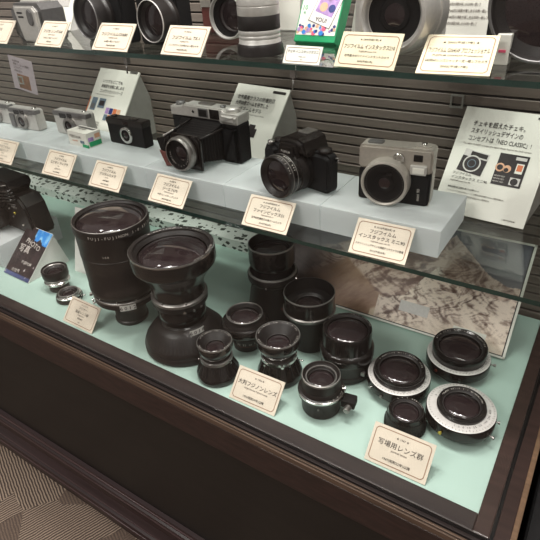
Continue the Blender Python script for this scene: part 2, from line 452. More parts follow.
# ------------------------------------------------------------------ caption cards
def caption(x, y, zz, W, H, lean, yaw, lines, label, group, kind='cream'):
    t = thing('caption_card', label, 'card', (x, y, zz), yaw, group)
    u = Vector((1, 0, 0)); v = Vector((0, math.sin(lean), math.cos(lean))); n = Vector((0, -math.cos(lean), math.sin(lean)))
    R = Matrix(((1, 0, 0), (0, v.y, n.y), (0, v.z, n.z)))
    b = MB(); b.T = TR(0, 0, .0012) @ R.to_4x4()
    b.box(-W/2, W/2, 0, H, -.0014, 0, kind)
    m = .05*W; c = .045*W; e = .0035; th = .0006*W/.086
    xa, xb, ya, yb = -W/2+m, W/2-m, m, H-m
    pts = [(xa+c, ya), (xb-c, ya), (xb-c*.4, ya+c*.4), (xb, ya+c), (xb, yb-c), (xb-c*.4, yb-c*.4), (xb-c, yb), (xa+c, yb), (xa+c*.4, yb-c*.4), (xa, yb-c), (xa, ya+c), (xa+c*.4, ya+c*.4)]
    for i in range(len(pts)):
        p, q = Vector((*pts[i], .0002)), Vector((*pts[(i+1) % len(pts)], .0002))
        d = (q-p).normalized(); s = Vector((-d.y, d.x, 0))*th
        b.quad(p-s, q-s, q+s, p+s, 'brown')
    for (txt, yy, sz, k) in lines:
        b.text(txt, sz*H, (0, yy*H, .0003), (1, 0, 0), (0, 1, 0), k, maxw=W*.84)
    b.build('card_face', t)
    s = MB(); a = v*H*.8
    s.prism([(.0022, .0003), (a.y+.0022, a.z-.001), (a.y+.0024, .0003)], -W*.2, W*.2, 'window', axis='x')
    s.build('easel_back', t)
    return t
I, J = 'ink', 'ink2'
def std(l1, l2=None, sub='', a='', bt='', hd=''):
    if l2: return [(hd, .8, .065, I), (l1, .645, .125, I), (l2, .49, .125, I), (sub, .405, .055, J), (a, .28, .072, I), (bt, .15, .065, I)]
    return [(hd, .77, .07, I), (l1, .54, .145, I), (sub, .44, .065, J), (a, .30, .08, I), (bt, .16, .07, I)]
g = 'caption cards on the mint deck'
caption(-.777, .006, 0, .088, .053, .75, -.02, std('フジナー', '望遠レンズ群', 'FUJINAR lenses', '昭和28年', '1953', '★ レンズ ★'), 'cream caption card in front of the two small lenses at deck left', g)
caption(-.355, .006, 0, .087, .055, .78, .02, [('★ 1954 ★', .76, .075, J), ('大判フジノンレンズ', .52, .155, I), ('Large Format Fujinon lenses', .42, .07, J), ('1954(昭和29年)以降', .17, .085, I)], 'cream caption card in front of the waisted lenses, middle of the deck', g)
caption(-.115, .006, 0, .088, .055, .77, .01, [('★ 1947 ★', .76, .075, J), ('写場用レンズ群', .52, .17, I), ('portrait lenses', .42, .07, J), ('1947(昭和22年)以降', .17, .085, I)], 'cream caption card at the right end of the deck', g)
g = 'caption cards along the middle shelf'
caption(-1.122, .149, SZ, .087, .054, .72, .0, std('フジフイルム', 'カルディア', 'CARDIA', '35mmコンパクトカメラ', '1991(平成3年)', '★ 1991 ★'), 'cream caption card cut by the left edge of the photo, middle shelf', g)
caption(-.927, .149, SZ, .087, .054, .71, 0, std('フジフイルム', 'エピオン ティアラ', 'Tiara', '小型カメラ', '1996(平成8年)', '★ 1996 ★'), 'cream caption card below the small film carton, middle shelf', g)
caption(-.781, .149, SZ, .086, .053, .71, -.01, std('フジフイルム', 'デジタルカメラ', 'FinePix', '350万画素', '2000(平成12年)', '★ 2000 ★'), 'cream caption card left of the folding camera, below the black compact', g)
caption(-.620, .149, SZ, .085, .053, .74, -.02, std('フジフイルム', 'ジーエフ670', 'GF670 Professional', '中判フォールディングカメラ', '2009(平成21年)', '★ 2009 ★'), 'cream caption card below the folding bellows camera', g)
caption(-.408, .149, SZ, .085, .053, .73, .01, std('フジフイルム', 'ファインピックスS1', 'FUJIFILM FinePix S1', '世界初防塵防滴50倍ズームカメラ', '2014(平成26年)', '★ 2014(平成26年) ★'), 'cream caption card below the black bridge camera', g)
caption(-.216, .149, SZ, .085, .054, .75, .03, std('フジフイルム', 'インスタックス ミニ90', 'FUJIFILM instax mini 90', 'スタイリッシュデザインの高級チェキカメラの登場', '2013(平成25年)', '★ 2013(平成25年) ★'), 'cream caption card below the silver and black instant camera', g)
g = 'caption cards along the top shelf'
caption(-1.037, .174, TZ, .088, .049, .74, -.05, std('フジカ', None, 'Fujica', '8mmカメラ', '1965', '★ 1965 ★'), 'cream caption card cut by the left edge of the photo, top shelf', g)
caption(-.874, .174, TZ, .077, .050, .74, -.04, std('フジカ シングル8', None, 'FUJICA Single-8', 'マガジン式8ミリカメラ', '昭和40年', '★ 1965 ★'), 'cream caption card in front of the tapered grey camera, top shelf', g)
caption(-.713, .174, TZ, .086, .049, .71, -.02, std('フジフイルムGX680', None, 'FUJIFILM GX680', '6×8判一眼レフカメラ', '1989(平成元年)', '★ 1989 ★'), 'cream caption card between the two dark cameras, top shelf', g)
caption(-.557, .174, TZ, .083, .048, .69, -.04, std('フジフイルム TX-1', None, 'FUJIFILM TX-1', 'パノラマサイズが撮れる一眼カメラ', '1998(平成10年)', '★ 1998 ★'), 'cream caption card left of the rangefinder with the silver ring lens', g)
caption(-.347, .174, TZ, .056, .0235, .52, -.03, [('チェキ インスタックスミニ', .6, .2, I), ('instax mini', .36, .11, J), ('film', .2, .1, J)], 'smallest caption card, lying in front of the green film box', g, 'paper')
caption(-.258, .174, TZ, .082, .045, .6, -.05, std('フジフイルム インスタックス210', None, 'FUJIFILM instax 210', '世界最大のワイドインスタントカメラ', '2009(平成21年)', '★ 2009(平成21年) ★'), 'yellowish caption card in front of the round silver instant camera', g, 'ivory')
caption(-.149, .174, TZ, .082, .066, 1.05, .11, std('フジフイルム GX645AF プロフェッショナル', None, 'FUJIFILM GX645AF Professional', '645判AFレンズシャッター式一眼レフカメラ', '2005(平成17年)', '★ 2005(平成17年) ★'), 'wide caption card at the right, below the large dark camera', g, 'ivory')
# ------------------------------------------------------------------ lenses on the deck
def lens(label, x, y, rz=0, cat='lens'): return thing('camera_lens', label, cat, (x, y, 0), rz)
def part(t, name, *ops):
    b = MB()
    for op in ops: b.lathe(op[0], op[1], **(op[2] if len(op) > 2 else {}))
    return sharp(b.build(name, t))
def front(t, r, z, depth, rg, ring_mat='gloss'):
    """inner cone with step rings and a domed front element, seen from above"""
    prof = [(r, z)]
    n = 5
    for i in range(n):
        f = (i+1)/n; rr = r+(rg-r)*f; zz = z-depth*f
        prof += [(rr+(r-rg)*.35/n, zz+depth*.3/n), (rr, zz)]
    part(t, 'inner_barrel', (prof, 'deep'))
    part(t, 'retaining_ring', ([(rg*1.06, z-depth+.0002), (rg*1.05, z-depth+.0012), (rg*1.01, z-depth+.0012), (rg, z-depth)], 'black'), ([(rg*1.053, z-depth+.0012), (rg*1.045, z-depth+.0016), (rg*1.035, z-depth+.0013)], 'dull'))
    dome = [(rg*math.cos(a*PI/2/6), z-depth-rg*.06+rg*.22*math.sin(a*PI/2/6)) for a in range(7)]; dome[-1] = (0, dome[-1][1])
    part(t, 'front_element', (dome, 'glass'))
def lettering(t, body, size, r, z, a0=-PI/2, inward=True, k='letter', side=False, step=None):
    b = MB()
    (b.sidetext if side else b.ringtext)(body, size, r, z, k, a0, step, **({} if side else dict(inward=inward)))
    return b.build('engraved_lettering', t)
def knob(t, ang, r, z, L, rad, k='chrome', name='lever_knob'):
    b = MB(); d = Vector((math.cos(ang), math.sin(ang), 0)); p = d*r+Vector((0, 0, z))
    q = d.to_track_quat('Z', 'Y').to_matrix().to_4x4()
    b.lathe([(0, 0), (rad*.5, 0), (rad*.5, L*.5), (rad, L*.55), (rad, L*.95), (0, L)], k, 14, T=TR(*p) @ q)
    return sharp(b.build(name, t))
def bolts(t, n, r, z, rad, h, k='chrome', a0=0):
    for i in range(n):
        a = a0+2*PI*i/n
        MB().lathe([(rad, 0), (rad, h*.7), (rad*.7, h), (0, h)], k, 8, T=TR(r*math.cos(a), r*math.sin(a), z)).build('screw', t)
def sticker(t, body, ang, r, z, w_, h_):
    b = MB(); n = 8
    for i in range(n):
        a0 = ang+(i/n-.5)*w_/r; a1 = ang+((i+1)/n-.5)*w_/r
        b.quad((r*math.cos(a0), r*math.sin(a0), z-h_/2), (r*math.cos(a1), r*math.sin(a1), z-h_/2), (r*math.cos(a1), r*math.sin(a1), z+h_/2), (r*math.cos(a0), r*math.sin(a0), z+h_/2), 'white')
    b.sidetext(body, h_*.85, r+.0003, z-h_*.3, 'ink', ang, step=h_*.66/r)
    tag(b.build('number_sticker', t), 'white number sticker')
A = -.95   # direction towards the viewer, roughly

# tall tapered telephoto
t = lens('tallest and widest black barrel lens, standing behind the cream card at deck left', -.7035, .0875)
t.rotation_euler = (0, .018, 0)
part(t, 'rear_tube', ([(0, 0), (.031, 0), (.033, .003), (.033, .008), (.031, .010), (.031, .050), (.034, .053), (.034, .058)], 'black'))
part(t, 'mount_flange', ([(.034, .057), (.058, .058), (.062, .061), (.062, .0735), (.059, .0765), (.055, .0765)], 'black'), ([(.0622, .071), (.0628, .0715), (.0628, .0745), (.0615, .076)], 'steel'))
part(t, 'barrel', ([(.056, .076), (.056, .081), (.0630, .083), (.0652, .087), (.0656, .098), (.0648, .100), (.0652, .125), (.0657, .165), (.0662, .1655), (.0662, .1665), (.0657, .167), (.0664, .208), (.0676, .2105), (.0683, .213), (.0683, .2265), (.0677, .2282)], 'black'), ([(.0677, .2282), (.0670, .2290), (.0660, .2288)], 'steel'), ([(.0660, .2288), (.0650, .2265)], 'black'))
front(t, .0650, .2270, .004, .0620)
lettering(t, 'FUJI-FUJINON 1:0.85/300', .0075, .0685, .2160, A+.60, side=True, step=.088)
lettering(t, '100', .006, .0664, .178, A-.05, side=True)
sticker(t, '6012', A+.22, .0632, .0660, .030, .0125)
bolts(t, 10, .0595, .0765, .0016, .002, a0=.2)
knob(t, A-1.5, .060, .064, .012, .0035, 'steel')
for q in (0, 1): knob(t, A-1.2+q*.16, .0605, .063, .007, .003, 'chrome', 'adjusting_screw')

# wide front lens on a broad conical base
t = lens('big waisted lens with wide funnel front and broad conical foot, right of the tallest lens', -.555, .0855)
part(t, 'foot', ([(0, 0), (.074, 0), (.0780, .003), (.0780, .012), (.076, .015), (.0762, .018), (.073, .025), (.056, .046), (.050, .052), (.043, .055)], 'black'))
part(t, 'waist', ([(.043, .054), (.0395, .058), (.0405, .063), (.0435, .070), (.0430, .080), (.040, .086), (.040, .092), (.042, .094)], 'gloss'))
part(t, 'aperture_ring', ([(.042, .093), (.0485, .096), (.0500, .099), (.0500, .107)], 'black'), ([(.0502, .107), (.0506, .108), (.0506, .112), (.049, .114), (.046, .115)], 'steel'))
part(t, 'hood', ([(.046, .114), (.0465, .130), (.0470, .136), (.051, .146), (.060, .160), (.069, .172), (.0730, .177), (.0738, .181), (.0738, .200), (.0733, .2025)], 'gloss'), ([(.0733, .2025), (.0731, .2045), (.0718, .2047)], 'chrome'), ([(.0718, .2045), (.0665, .2025), (.0655, .199)], 'black'))
front(t, .0655, .1995, .007, .0600)
b = MB()
for i in range(26):
    rr = .004+.012*random.random(); a = random.random()*6.28
    b.lathe([(.0007, 0), (0, .0006)], 'letter', 6, T=TR(rr*math.cos(a)+.004, rr*math.sin(a), .2015+.0))
b.build('reflected_lamps', t) if False else b.bm.free()
lettering(t, 'FUJINON·W', .0050, .0690, .2040, PI-.55, step=.085)
lettering(t, 'LENS 1:5.6', .0050, .0690, .2040, PI/2+.25, step=.085)
lettering(t, 'FUJI PHOTO', .0050, .0690, .2040, .15, step=.085)
sticker(t, '6018', A+.55, .0545, .0545, .028, .012)
bolts(t, 7, .0480, .1145, .002, .003, 'steel', .3)
for q in (0, 1, 2): knob(t, A+.25+.3*q, .049, .101, .006, .0028, 'chrome', 'adjusting_screw')
b = MB()
for i in range(60):
    a = 2*PI*i/60
    b.quad((.0734*math.cos(a), .0734*math.sin(a), .0252), (.0734*math.cos(a+.03), .0734*math.sin(a+.03), .0252), (.0563*math.cos(a+.03), .0563*math.sin(a+.03), .0462), (.0563*math.cos(a), .0563*math.sin(a), .0462), 'deep')
b.build('foot_ribs', t)

def waisted(label, x, y, rb, zb, rw, zw, rt, zt, txt, ring='steel', cone=False):
    t = lens(label, x, y)
    part(t, 'foot', ([(0, 0), (rb*.96, 0), (rb, .003), (rb, zb), (rb*.97, zb+.002), (rw*1.05, zw-.006), (rw, zw-.004)], 'gloss'))
    part(t, 'shutter_ring', ([(rw, zw-.005), (rw+.003, zw-.003), (rw+.003, zw+.002), (rw, zw+.003)], ring), ([(rw, zw+.003), (rw*.94, zw+.006)], 'black'))
    hz = zt-zw
    part(t, 'front_barrel', ([(rw*.94, zw+.005), (rw*.97, zw+hz*.2), (rw+(rt-rw)*.55, zw+hz*.42), (rt*.985, zw+hz*.62), (rt, zw+hz*.68), (rt, zt-.002)], 'gloss'), ([(rt, zt-.002), (rt-.0006, zt), (rt-.0018, zt)], 'steel'), ([(rt-.0018, zt), (rt*.86, zt-.003)], 'black'))
    front(t, rt*.86, zt-.003, hz*.32, rt*.52)
    lettering(t, txt, .0038, rt*.925, zt-.0008, A, step=.145)
    lettering(t, txt[::-1], .0038, rt*.925, zt-.0008, A+PI, step=.145)
    b = MB()
    for i in range(16):
        a = 2*PI*i/16
        b.quad(((rb+.0002)*math.cos(a), (rb+.0002)*math.sin(a), zb+.001), ((rb+.0002)*math.cos(a+.09), (rb+.0002)*math.sin(a+.09), zb+.001), ((rw*1.06)*math.cos(a+.09), (rw*1.06)*math.sin(a+.09), zw-.0055), ((rw*1.06)*math.cos(a), (rw*1.06)*math.sin(a), zw-.0055), 'deep')
    b.build('foot_ribs', t)
    return t
t = waisted('small waisted black lens left of the middle deck card', -.4474, .0420, .0368, .012, .0250, .041, .0302, .0738, 'FUJINON·SW 1:8/65')
knob(t, A+.9, .027, .041, .006, .0018); knob(t, A-1.4, .027, .041, .004, .0016)
t = waisted('flared waisted lens with bright metal collar, directly behind the middle deck card', -.3536, .0932, .0383, .012, .0275, .045, .0369, .0875, 'FUJINON·SW 1:5.6/90', 'chrome')
knob(t, A+1.1, .030, .044, .014, .0017); knob(t, A+.1, .030, .044, .005, .0025); knob(t, A+.45, .030, .044, .005, .002); knob(t, A-.8, .030, .044, .006, .002)

# low lens with overhanging collar
t = lens('low lens with overhanging collar, between and behind the two waisted lenses', -.4490, .1320)
part(t, 'rear_barrel', ([(0, 0), (.0251, 0), (.0255, .002), (.0255, .012), (.027, .014), (.027, .025), (.024, .028)], 'black'))
part(t, 'shutter_ring', ([(.024, .027), (.030, .034), (.0415, .040), (.0437, .044), (.0437, .053), (.042, .056), (.037, .057)], 'gloss'))
part(t, 'front_barrel', ([(.037, .056), (.036, .060), (.0345, .062), (.0335, .064), (.0333, .070)], 'black'), ([(.0333, .070), (.0331, .0715), (.0318, .0718), (.0310, .0705)], 'steel'), ([(.0310, .0705), (.0295, .069)], 'black'))
front(t, .0295, .0695, .006, .026)
lettering(t, '32 22 16 11 8', .0055, .0273, .0165, A+.15, side=True, step=.13)
lettering(t, 'FUJINAR 1:4.5/210', .0036, .0303, .0712, A, step=.16)
tag(part(t, 'red_mark', ([(.0272, .013), (.0273, .0145)], 'redamber')), 'dark red ring')

# tall three-tier lens
t = lens('tallest three-tiered lens at the back, just left of the mountain photo', -.4535, .236)
part(t, 'skirt', ([(0, 0), (.054, 0), (.056, .003), (.056, .008), (.053, .012), (.045, .060), (.042, .080), (.043, .086)], 'black'))
part(t, 'collar', ([(.043, .085), (.047, .089), (.048, .093), (.048, .101), (.0468, .1035)], 'rib'), ([(.0468, .1035), (.0460, .105), (.043, .106)], 'steel'), ([(.043, .106), (.038, .101), (.036, .106), (.037, .117)], 'deep'))
part(t, 'front_barrel', ([(.037, .116), (.041, .119), (.0428, .124), (.0432, .128), (.0432, .160)], 'gloss'), ([(.0432, .160), (.0428, .1625), (.0415, .1627)], 'steel'), ([(.0415, .1627), (.0405, .159)], 'black'))
front(t, .0405, .160, .012, .035)
knob(t, A+1.0, .047, .097, .006, .0022); knob(t, A-.3, .047, .093, .005, .002); knob(t, A-.9, .047, .093, .005, .002)
# pan-topped lens
t = lens('lens with deep pan-like hood over a knurled barrel, behind the flared lens', -.3500, .1925)
part(t, 'knurled_barrel', ([(0, 0), (.032, 0), (.034, .003), (.034, .034), (.0360, .037), (.0360, .064), (.041, .072)], 'rib'))
part(t, 'collar', ([(.041, .071), (.0455, .075), (.0468, .078), (.0468, .0805), (.0450, .0825)], 'steel'))
part(t, 'hood', ([(.0450, .0820), (.0444, .084), (.0449, .100), (.0452, .1115)], 'gloss'), ([(.0452, .1115), (.0448, .1135), (.0436, .1137)], 'steel'), ([(.0436, .1136), (.0422, .108), (.041, .092), (.029, .090)], 'deep'))
front(t, .029, .0905, .005, .024)
bolts(t, 3, .0455, .0815, .0015, .002, a0=A)
knob(t, A-1.6, .045, .078, .005, .002, 'redamber')
# stacked drum lens
t = lens('stout drum-shaped lens with stepped sides, in front of the mountain photo', -.2620, .1620)
part(t, 'rear_barrel', ([(0, 0), (.041, 0), (.0435, .003), (.0435, .012), (.042, .014), (.0425, .034), (.0450, .038)], 'black'))
part(t, 'focus_ring', ([(.0450, .0375), (.0455, .040), (.0455, .053), (.0435, .056), (.041, .0575)], 'gloss'))
part(t, 'front_barrel', ([(.041, .057), (.0405, .060), (.0405, .0865), (.0398, .0892), (.0382, .0892), (.0372, .087)], 'gloss'))
front(t, .0372, .088, .005, .034)
lettering(t, 'FUJINON LENS 1:3.5/210', .0032, .0388, .0896, PI/2+.2, inward=False, step=.11)
b = MB(); b.box(-.004, .004, -.003, .003, 0, .008, 'steel', .001, T=TR(.043*math.cos(-.45), .043*math.sin(-.45), .016)); b.build('release_tab', t)
# small shutter lens with side lever box
t = lens('small lens with chrome-edged collar and black lever box on its right', -.2585, .0640)
part(t, 'rear_barrel', ([(0, 0), (.029, 0), (.0305, .003), (.0305, .026), (.032, .030), (.0355, .033)], 'rib'))
part(t, 'shutter_ring', ([(.0355, .0325), (.0362, .035), (.0362, .0375)], 'black'), ([(.0362, .0375), (.0365, .038), (.0365, .0405), (.035, .0418)], 'chrome'), ([(.035, .0418), (.032, .0425)], 'black'))
part(t, 'front_barrel', ([(.032, .042), (.0315, .048), (.030, .050), (.030, .066)], 'black'), ([(.030, .066), (.0297, .069), (.0283, .0693)], 'steel'), ([(.0283, .0693), (.0265, .0655)], 'black'), ([(.0245, .0635), (.0240, .065), (.0222, .065), (.0218, .0635)], 'steel'))
front(t, .0265, .066, .008, .020)
b = MB(); b.T = Matrix.Rotation(.15, 4, 'Z'); b.box(.034, .056, -.009, .010, .020, .034, 'black2', .002); o = b.build('lever_box', t)
b = MB(); b.lathe([(0, 0), (.0055, 0), (.0055, .009), (.0045, .010), (0, .010)], 'steel', 16, T=TR(.048, -.002, .024) @ Matrix.Rotation(PI/2, 4, 'X')); tag(sharp(b.build('chrome_cap', o)), 'brushed metal cap')
knob(t, .28, .033, .046, .006, .004); knob(t, A-.25, .0345, .030, .004, .0016, 'steel')
lettering(t, '5.6 8 11 16', .004, .0339, .0425, -.1, step=.13)

def flanged(label, x, y, zf0, zf1, rf, rr, r1, r2, zt, txt, knobs, glassr=.8):
    t = lens(label, x, y)
    part(t, 'rear_cell', ([(0, 0), (rr, 0), (rr, zf0+.001)], 'black'))
    o = part(t, 'shutter_body', ([(rr, zf0), (rf-.002, zf0), (rf, zf0+.002), (rf, zf1-.002), (rf-.0008, zf1)], 'gloss'))
    part(t, 'scale_ring', ([(rf-.0008, zf1), (rf-.002, zf1+.0006), (r1+.001, zf1+.0012), (r1-.001, zf1+.0008)], 'scale'))
    part(t, 'front_barrel', ([(r1, zf1), (r1, zf1+.004), (r2*.98, zf1+.006), (r2, zf1+.009), (r2, zt-.002), (r2-.001, zt), (r2-.0025, zt), (r2-.005, zt-.003)], 'gloss'))
    front(t, r2-.005, zt-.003, .0035, (r2-.005)*glassr)
    b = MB(); n = 60
    for i in range(n):
        a = 2*PI*i/n; L = .0035 if i % 5 == 0 else .002; r_ = rf-.003
        d = Vector((math.cos(a), math.sin(a), 0)); s = Vector((-d.y, d.x, 0))*.0003; zz = Vector((0, 0, zf1+.0013))
        b.quad(d*(r_-L)-s+zz, d*r_-s+zz, d*r_+s+zz, d*(r_-L)+s+zz, 'ink')
    b.ringtext('1 2 5 10 25 50 100 200 400', .0042, (rf+r1)/2-.0015, zf1+.0014, 'ink', -.6, step=.075, inward=True)
    b.ringtext('64 45 32 22 16 11 8', .0042, (rf+r1)/2-.0015, zf1+.0014, 'ink', 2.2, step=.09, inward=True)
    b.build('scale_marks', t)
    lettering(t, txt, .0036, r2-.0036, zt-.0008, PI/2+.2, inward=False, step=.105)
    for k in knobs: knob(t, *k)
    return t
flanged('flat lens on a round white-faced shutter, left of three such lenses', -.1685, .1605, .014, .0318, .0500, .036, .041, .0400, .0460, 'FUJI PHOTO FILM FUJINON·A',
        [(-2.2, .049, .023, .006, .0025), (-1.75, .049, .021, .005, .002, 'steel')], .9)
flanged('rearmost of three white-faced shutter lenses, standing right before the mountain photo', -.0995, .2500, .015, .0330, .0512, .0355, .0425, .0432, .0545, 'FUJINON·A 1:9/300 FUJI FILM',
        [(-1.25, .050, .024, .005, .0025), (.25, .050, .022, .010, .0022, 'steel'), (-2.0, .050, .026, .004, .0025, 'redamber')], .88)
flanged('low lens with the broadest white scale ring, nearest the right corner', -.0630, .1330, .015, .0365, .0497, .0340, .0350, .0338, .0470, 'FUJINON·W 1:5.6/180 COPAL',
        [(-1.85, .049, .024, .005, .0027, 'yellow'), (.12, .049, .027, .006, .0025, 'steel'), (-.35, .049, .020, .008, .0024, 'steel')], .88)

# small ribbed lens
t = lens('small ribbed lens behind the right end deck card', -.1305, .0905)
part(t, 'ribbed_barrel', ([(0, 0), (.0285, 0), (.0300, .002), (.0300, .015), (.0285, .018), (.0285, .026), (.0278, .028)], 'rib'))
part(t, 'front_barrel', ([(.0278, .0275), (.0268, .030), (.0262, .033), (.0258, .0350), (.0240, .0350), (.0230, .033)], 'gloss'))
front(t, .0230, .0335, .004, .019)
lettering(t, 'FUJINAR 1:4.5', .003, .0249, .0354, PI/2, inward=False, step=.15)
b = MB()
for i in range(36):
    a = 2*PI*i/36
    b.box(-.0008, .0008, -.0012, .0012, .003, .0145, 'black2', T=Matrix.Rotation(a, 4, 'Z') @ TR(.0302, 0, 0))
b.build('grip_ribs', t)

# two small lenses at deck left
t = lens('small lens with thick black top and metal collar beside the angled booklet', -.9278, .0840)
part(t, 'rear_barrel', ([(0, 0), (.0205, 0), (.0214, .002), (.0214, .012), (.020, .014), (.022, .017)], 'black'))
part(t, 'shutter_ring', ([(.022, .0165), (.0265, .018), (.0278, .020), (.0278, .0235), (.0265, .025), (.025, .026)], 'chrome'), ([(.025, .026), (.0262, .028), (.0262, .030), (.024, .032)], 'steel'))
part(t, 'front_barrel', ([(.024, .0315), (.027, .033), (.0280, .036), (.0280, .050), (.0272, .0521), (.0255, .0521), (.0245, .049)], 'black'), ([(.0245, .049), (.0238, .0495), (.022, .048)], 'steel'))
front(t, .022, .0485, .006, .016)
knob(t, -.4, .026, .021, .005, .002); knob(t, -1.3, .026, .021, .004, .002)
t = lens('lowest small lens with a bright metal rim, just behind the leftmost deck card', -.8735, .0680)
part(t, 'rear_barrel', ([(0, 0), (.0265, 0), (.0278, .0015), (.0278, .0085), (.0265, .0105)], 'black'))
part(t, 'shutter_ring', ([(.0265, .010), (.0265, .0125), (.0245, .0145), (.022, .015)], 'chrome'), ([(.022, .015), (.0215, .018), (.0200, .0185), (.0185, .016)], 'steel'))
front(t, .0185, .0165, .004, .014)
knob(t, .5, .027, .008, .010, .0018); knob(t, .1, .027, .008, .006, .002)
# ------------------------------------------------------------------ other things on the deck
b = MB(); b.box(XL+.002, -.30, .405, .458, 0, .026, 'fleck')
tag(b.build('flecked_plinth'), 'long low plinth covered in pale flecked paper along the back of the deck', 'plinth')

def fbm(x, y, o=6, h=.5):
    v = 0; a = 1; s = 1; n = 0
    for _ in range(o): v += a*noise.noise(Vector((x*s, y*s, 3.3))); n += a; a *= h; s *= 2.03
    return v/n
def photo(name, parent, w_, h_, nx, ny, fn, zo=.0004, gain=1):
    """printed picture: grid in the xy plane, one colour per point"""
    vs = []; cs = []; fs = []
    for j in range(ny+1):
        for i in range(nx+1):
            u, v = i/nx, j/ny
            vs.append(((u-.5)*w_, v*h_, zo)); c = fn(u, v); cs.append(lin([max(0, min(255, q*gain)) for q in c]))
    for j in range(ny):
        for i in range(nx):
            k = j*(nx+1)+i; fs.append((k, k+1, k+nx+2, k+nx+1))
    me = bpy.data.meshes.new(name); me.from_pydata(vs, [], fs); me.materials.append(M['photo'])
    a = me.color_attributes.new('Col', 'FLOAT_COLOR', 'POINT')
    for i, c in enumerate(cs): a.data[i].color = c
    o = bpy.data.objects.new(name, me); COL.objects.link(o); o.parent = parent; return o
mixc = lambda a, b_, t: [a[i]*(1-t)+b_[i]*t for i in range(3)]
st = lambda a, b_, x: max(0, min(1, (x-a)/(b_-a)))
def poly(pts, u):
    for (a, p), (b_, q) in zip(pts, pts[1:]):
        if u <= b_: return p+(q-p)*(u-a)/(b_-a)
    return pts[-1][1]
BACK = [(0, .50), (.12, .56), (.25, .60), (.34, .70), (.40, .66), (.47, .84), (.52, .74), (.57, .80), (.64, .70), (.73, .95), (.80, .82), (.88, .66), (.95, .60), (1, .62)]
FORE = [(0, .10), (.30, .18), (.42, .30), (.52, .22), (.60, .30), (.70, .62), (.76, .50), (.84, .56), (.92, .46), (1, .52)]
def mountain(u, v):
    j = .035*fbm(u*9, 2.2, 5, .6)
    ridge = poly(BACK, u)+j
    fore = poly(FORE, u)+.05*fbm(u*7, 5.5, 5, .6)
    if v > ridge:
        return mixc(mixc((96, 92, 98), (58, 62, 78), st(.6, 1.0, v)), (60, 50, 54), st(.45, .1, u))
    # erosion streaks run down the slopes
    def streak(k, sl):
        w_ = fbm(u*6, v*6, 3)*.12
        r1 = 1-abs(fbm((u+sl*v+w_)*k, v*2.6+sl*4, 4, .55))*3.6
        return r1
    if v < fore and u > .5:
        s1 = streak(20, .7); s2 = streak(34, -.45); n = fbm((u+.4*v)*30, v*9, 5, .65)
        f = st(.28, .85, .45*s1+.4*s2+.9*n+.30)
        c = mixc((88, 64, 56), (216, 200, 188), f)
        ev = .16+.10*math.sin(u*9)-.35*max(0, u-.9)
        return mixc(c, mixc((196, 180, 164), (222, 208, 194), st(-.3, .3, n)), .8*st(0, .12, ev-v+.1*n))
    s1 = streak(15, -.6); s2 = streak(26, .5); n = fbm((u-.4*v)*24, v*8, 5, .65)
    f = st(.26, .85, .45*s1+.4*s2+.9*n+.20+.35*(v-.5))
    c = mixc((92, 66, 59), (204, 184, 172), f)
    c = mixc(c, (140, 112, 100), .15)
    sand = mixc((134, 104, 86), (160, 130, 110), st(-.3, .3, n))
    se = poly([(0, .2), (.2, .30), (.33, .52), (.40, .40), (.48, .28), (.56, .16), (.64, .1), (1, .0)], u)+.03*n
    c = mixc(c, sand, st(-.01, .03, se-v))
    if u > .48: c = mixc(c, (200, 182, 162), st(-.01, .02, min(.26-1.6*abs(u-.60), 1)-v))
    return mixc(c, (56, 45, 47), .9*st(.34, .16, u-.10*n-.05*(v-.5)))
mt = thing('mountain_photo', 'long framed photo of snowy mountains leaning at the back right of the deck', 'photo panel', (-.2775, .304, 0))
L_ = .2025; ln = .612
Rl = Matrix.Rotation(PI/2-ln, 4, 'X')
b = MB(); b.box(-.2425, .2425, 0, L_, -.006, -.0005, 'paper'); o = b.build('backing_board', mt); o.matrix_local = TR(0, .004, .0038) @ Rl
b = MB()
for q in ((-.2425, .2425, 0, .0035), (-.2425, .2425, L_-.0035, L_), (-.2425, -.239, 0, L_), (.2385, .2425, 0, L_)): b.box(*q, -.0005, .0012, 'paper')
b.box(.2368, .2385, .0035, L_-.0035, -.0005, .0011, 'groove'); b.box(-.239, .2385, .0035, .0050, -.0005, .0011, 'groove')
o = b.build('frame', mt); o.matrix_local = TR(0, .004, .0038) @ Rl
o = photo('printed_photo', mt, .476, L_-.007, 300, 130, mountain, gain=1.08); o.matrix_local = TR(0, .004, .0038) @ Rl @ TR(0, .0035, 0)
b = MB(); b.box(.148, .205, .020, .032, .0005, .0012, 'paper'); b.box(.045, .10, .030, .050, .0005, .0012, 'scale')
o = b.build('caption_strip', mt); o.matrix_local = TR(0, .004, .0038) @ Rl
b = MB(); b.prism([(.012, 0), (.10, .13), (.11, 0)], -.02, .02, 'paper', axis='x'); b.build('easel_back', mt)

def easel(label, x, y, z_, W, H, lean, yaw, name='info_board', cat='board', group=None, side='grey', depth=None):
    """a board folded over a wedge-shaped stand; returns the thing and the matrix of its face"""
    t = thing(name, label, cat, (x, y, z_), yaw, group)
    d = depth or H*math.sin(lean)*1.45
    tp = (H*math.sin(lean), H*math.cos(lean))
    b = MB(); b.prism([(.002, 0), (tp[0], tp[1]-.002), (d, 0)], -W/2+.002, W/2-.002, side, axis='x'); b.build('wedge_stand', t)
    R = TR(0, 0, .0019) @ Matrix.Rotation(PI/2-lean, 4, 'X')
    return t, R
def face(t, R, mb, name): o = mb.build(name, t); o.matrix_local = R; return o

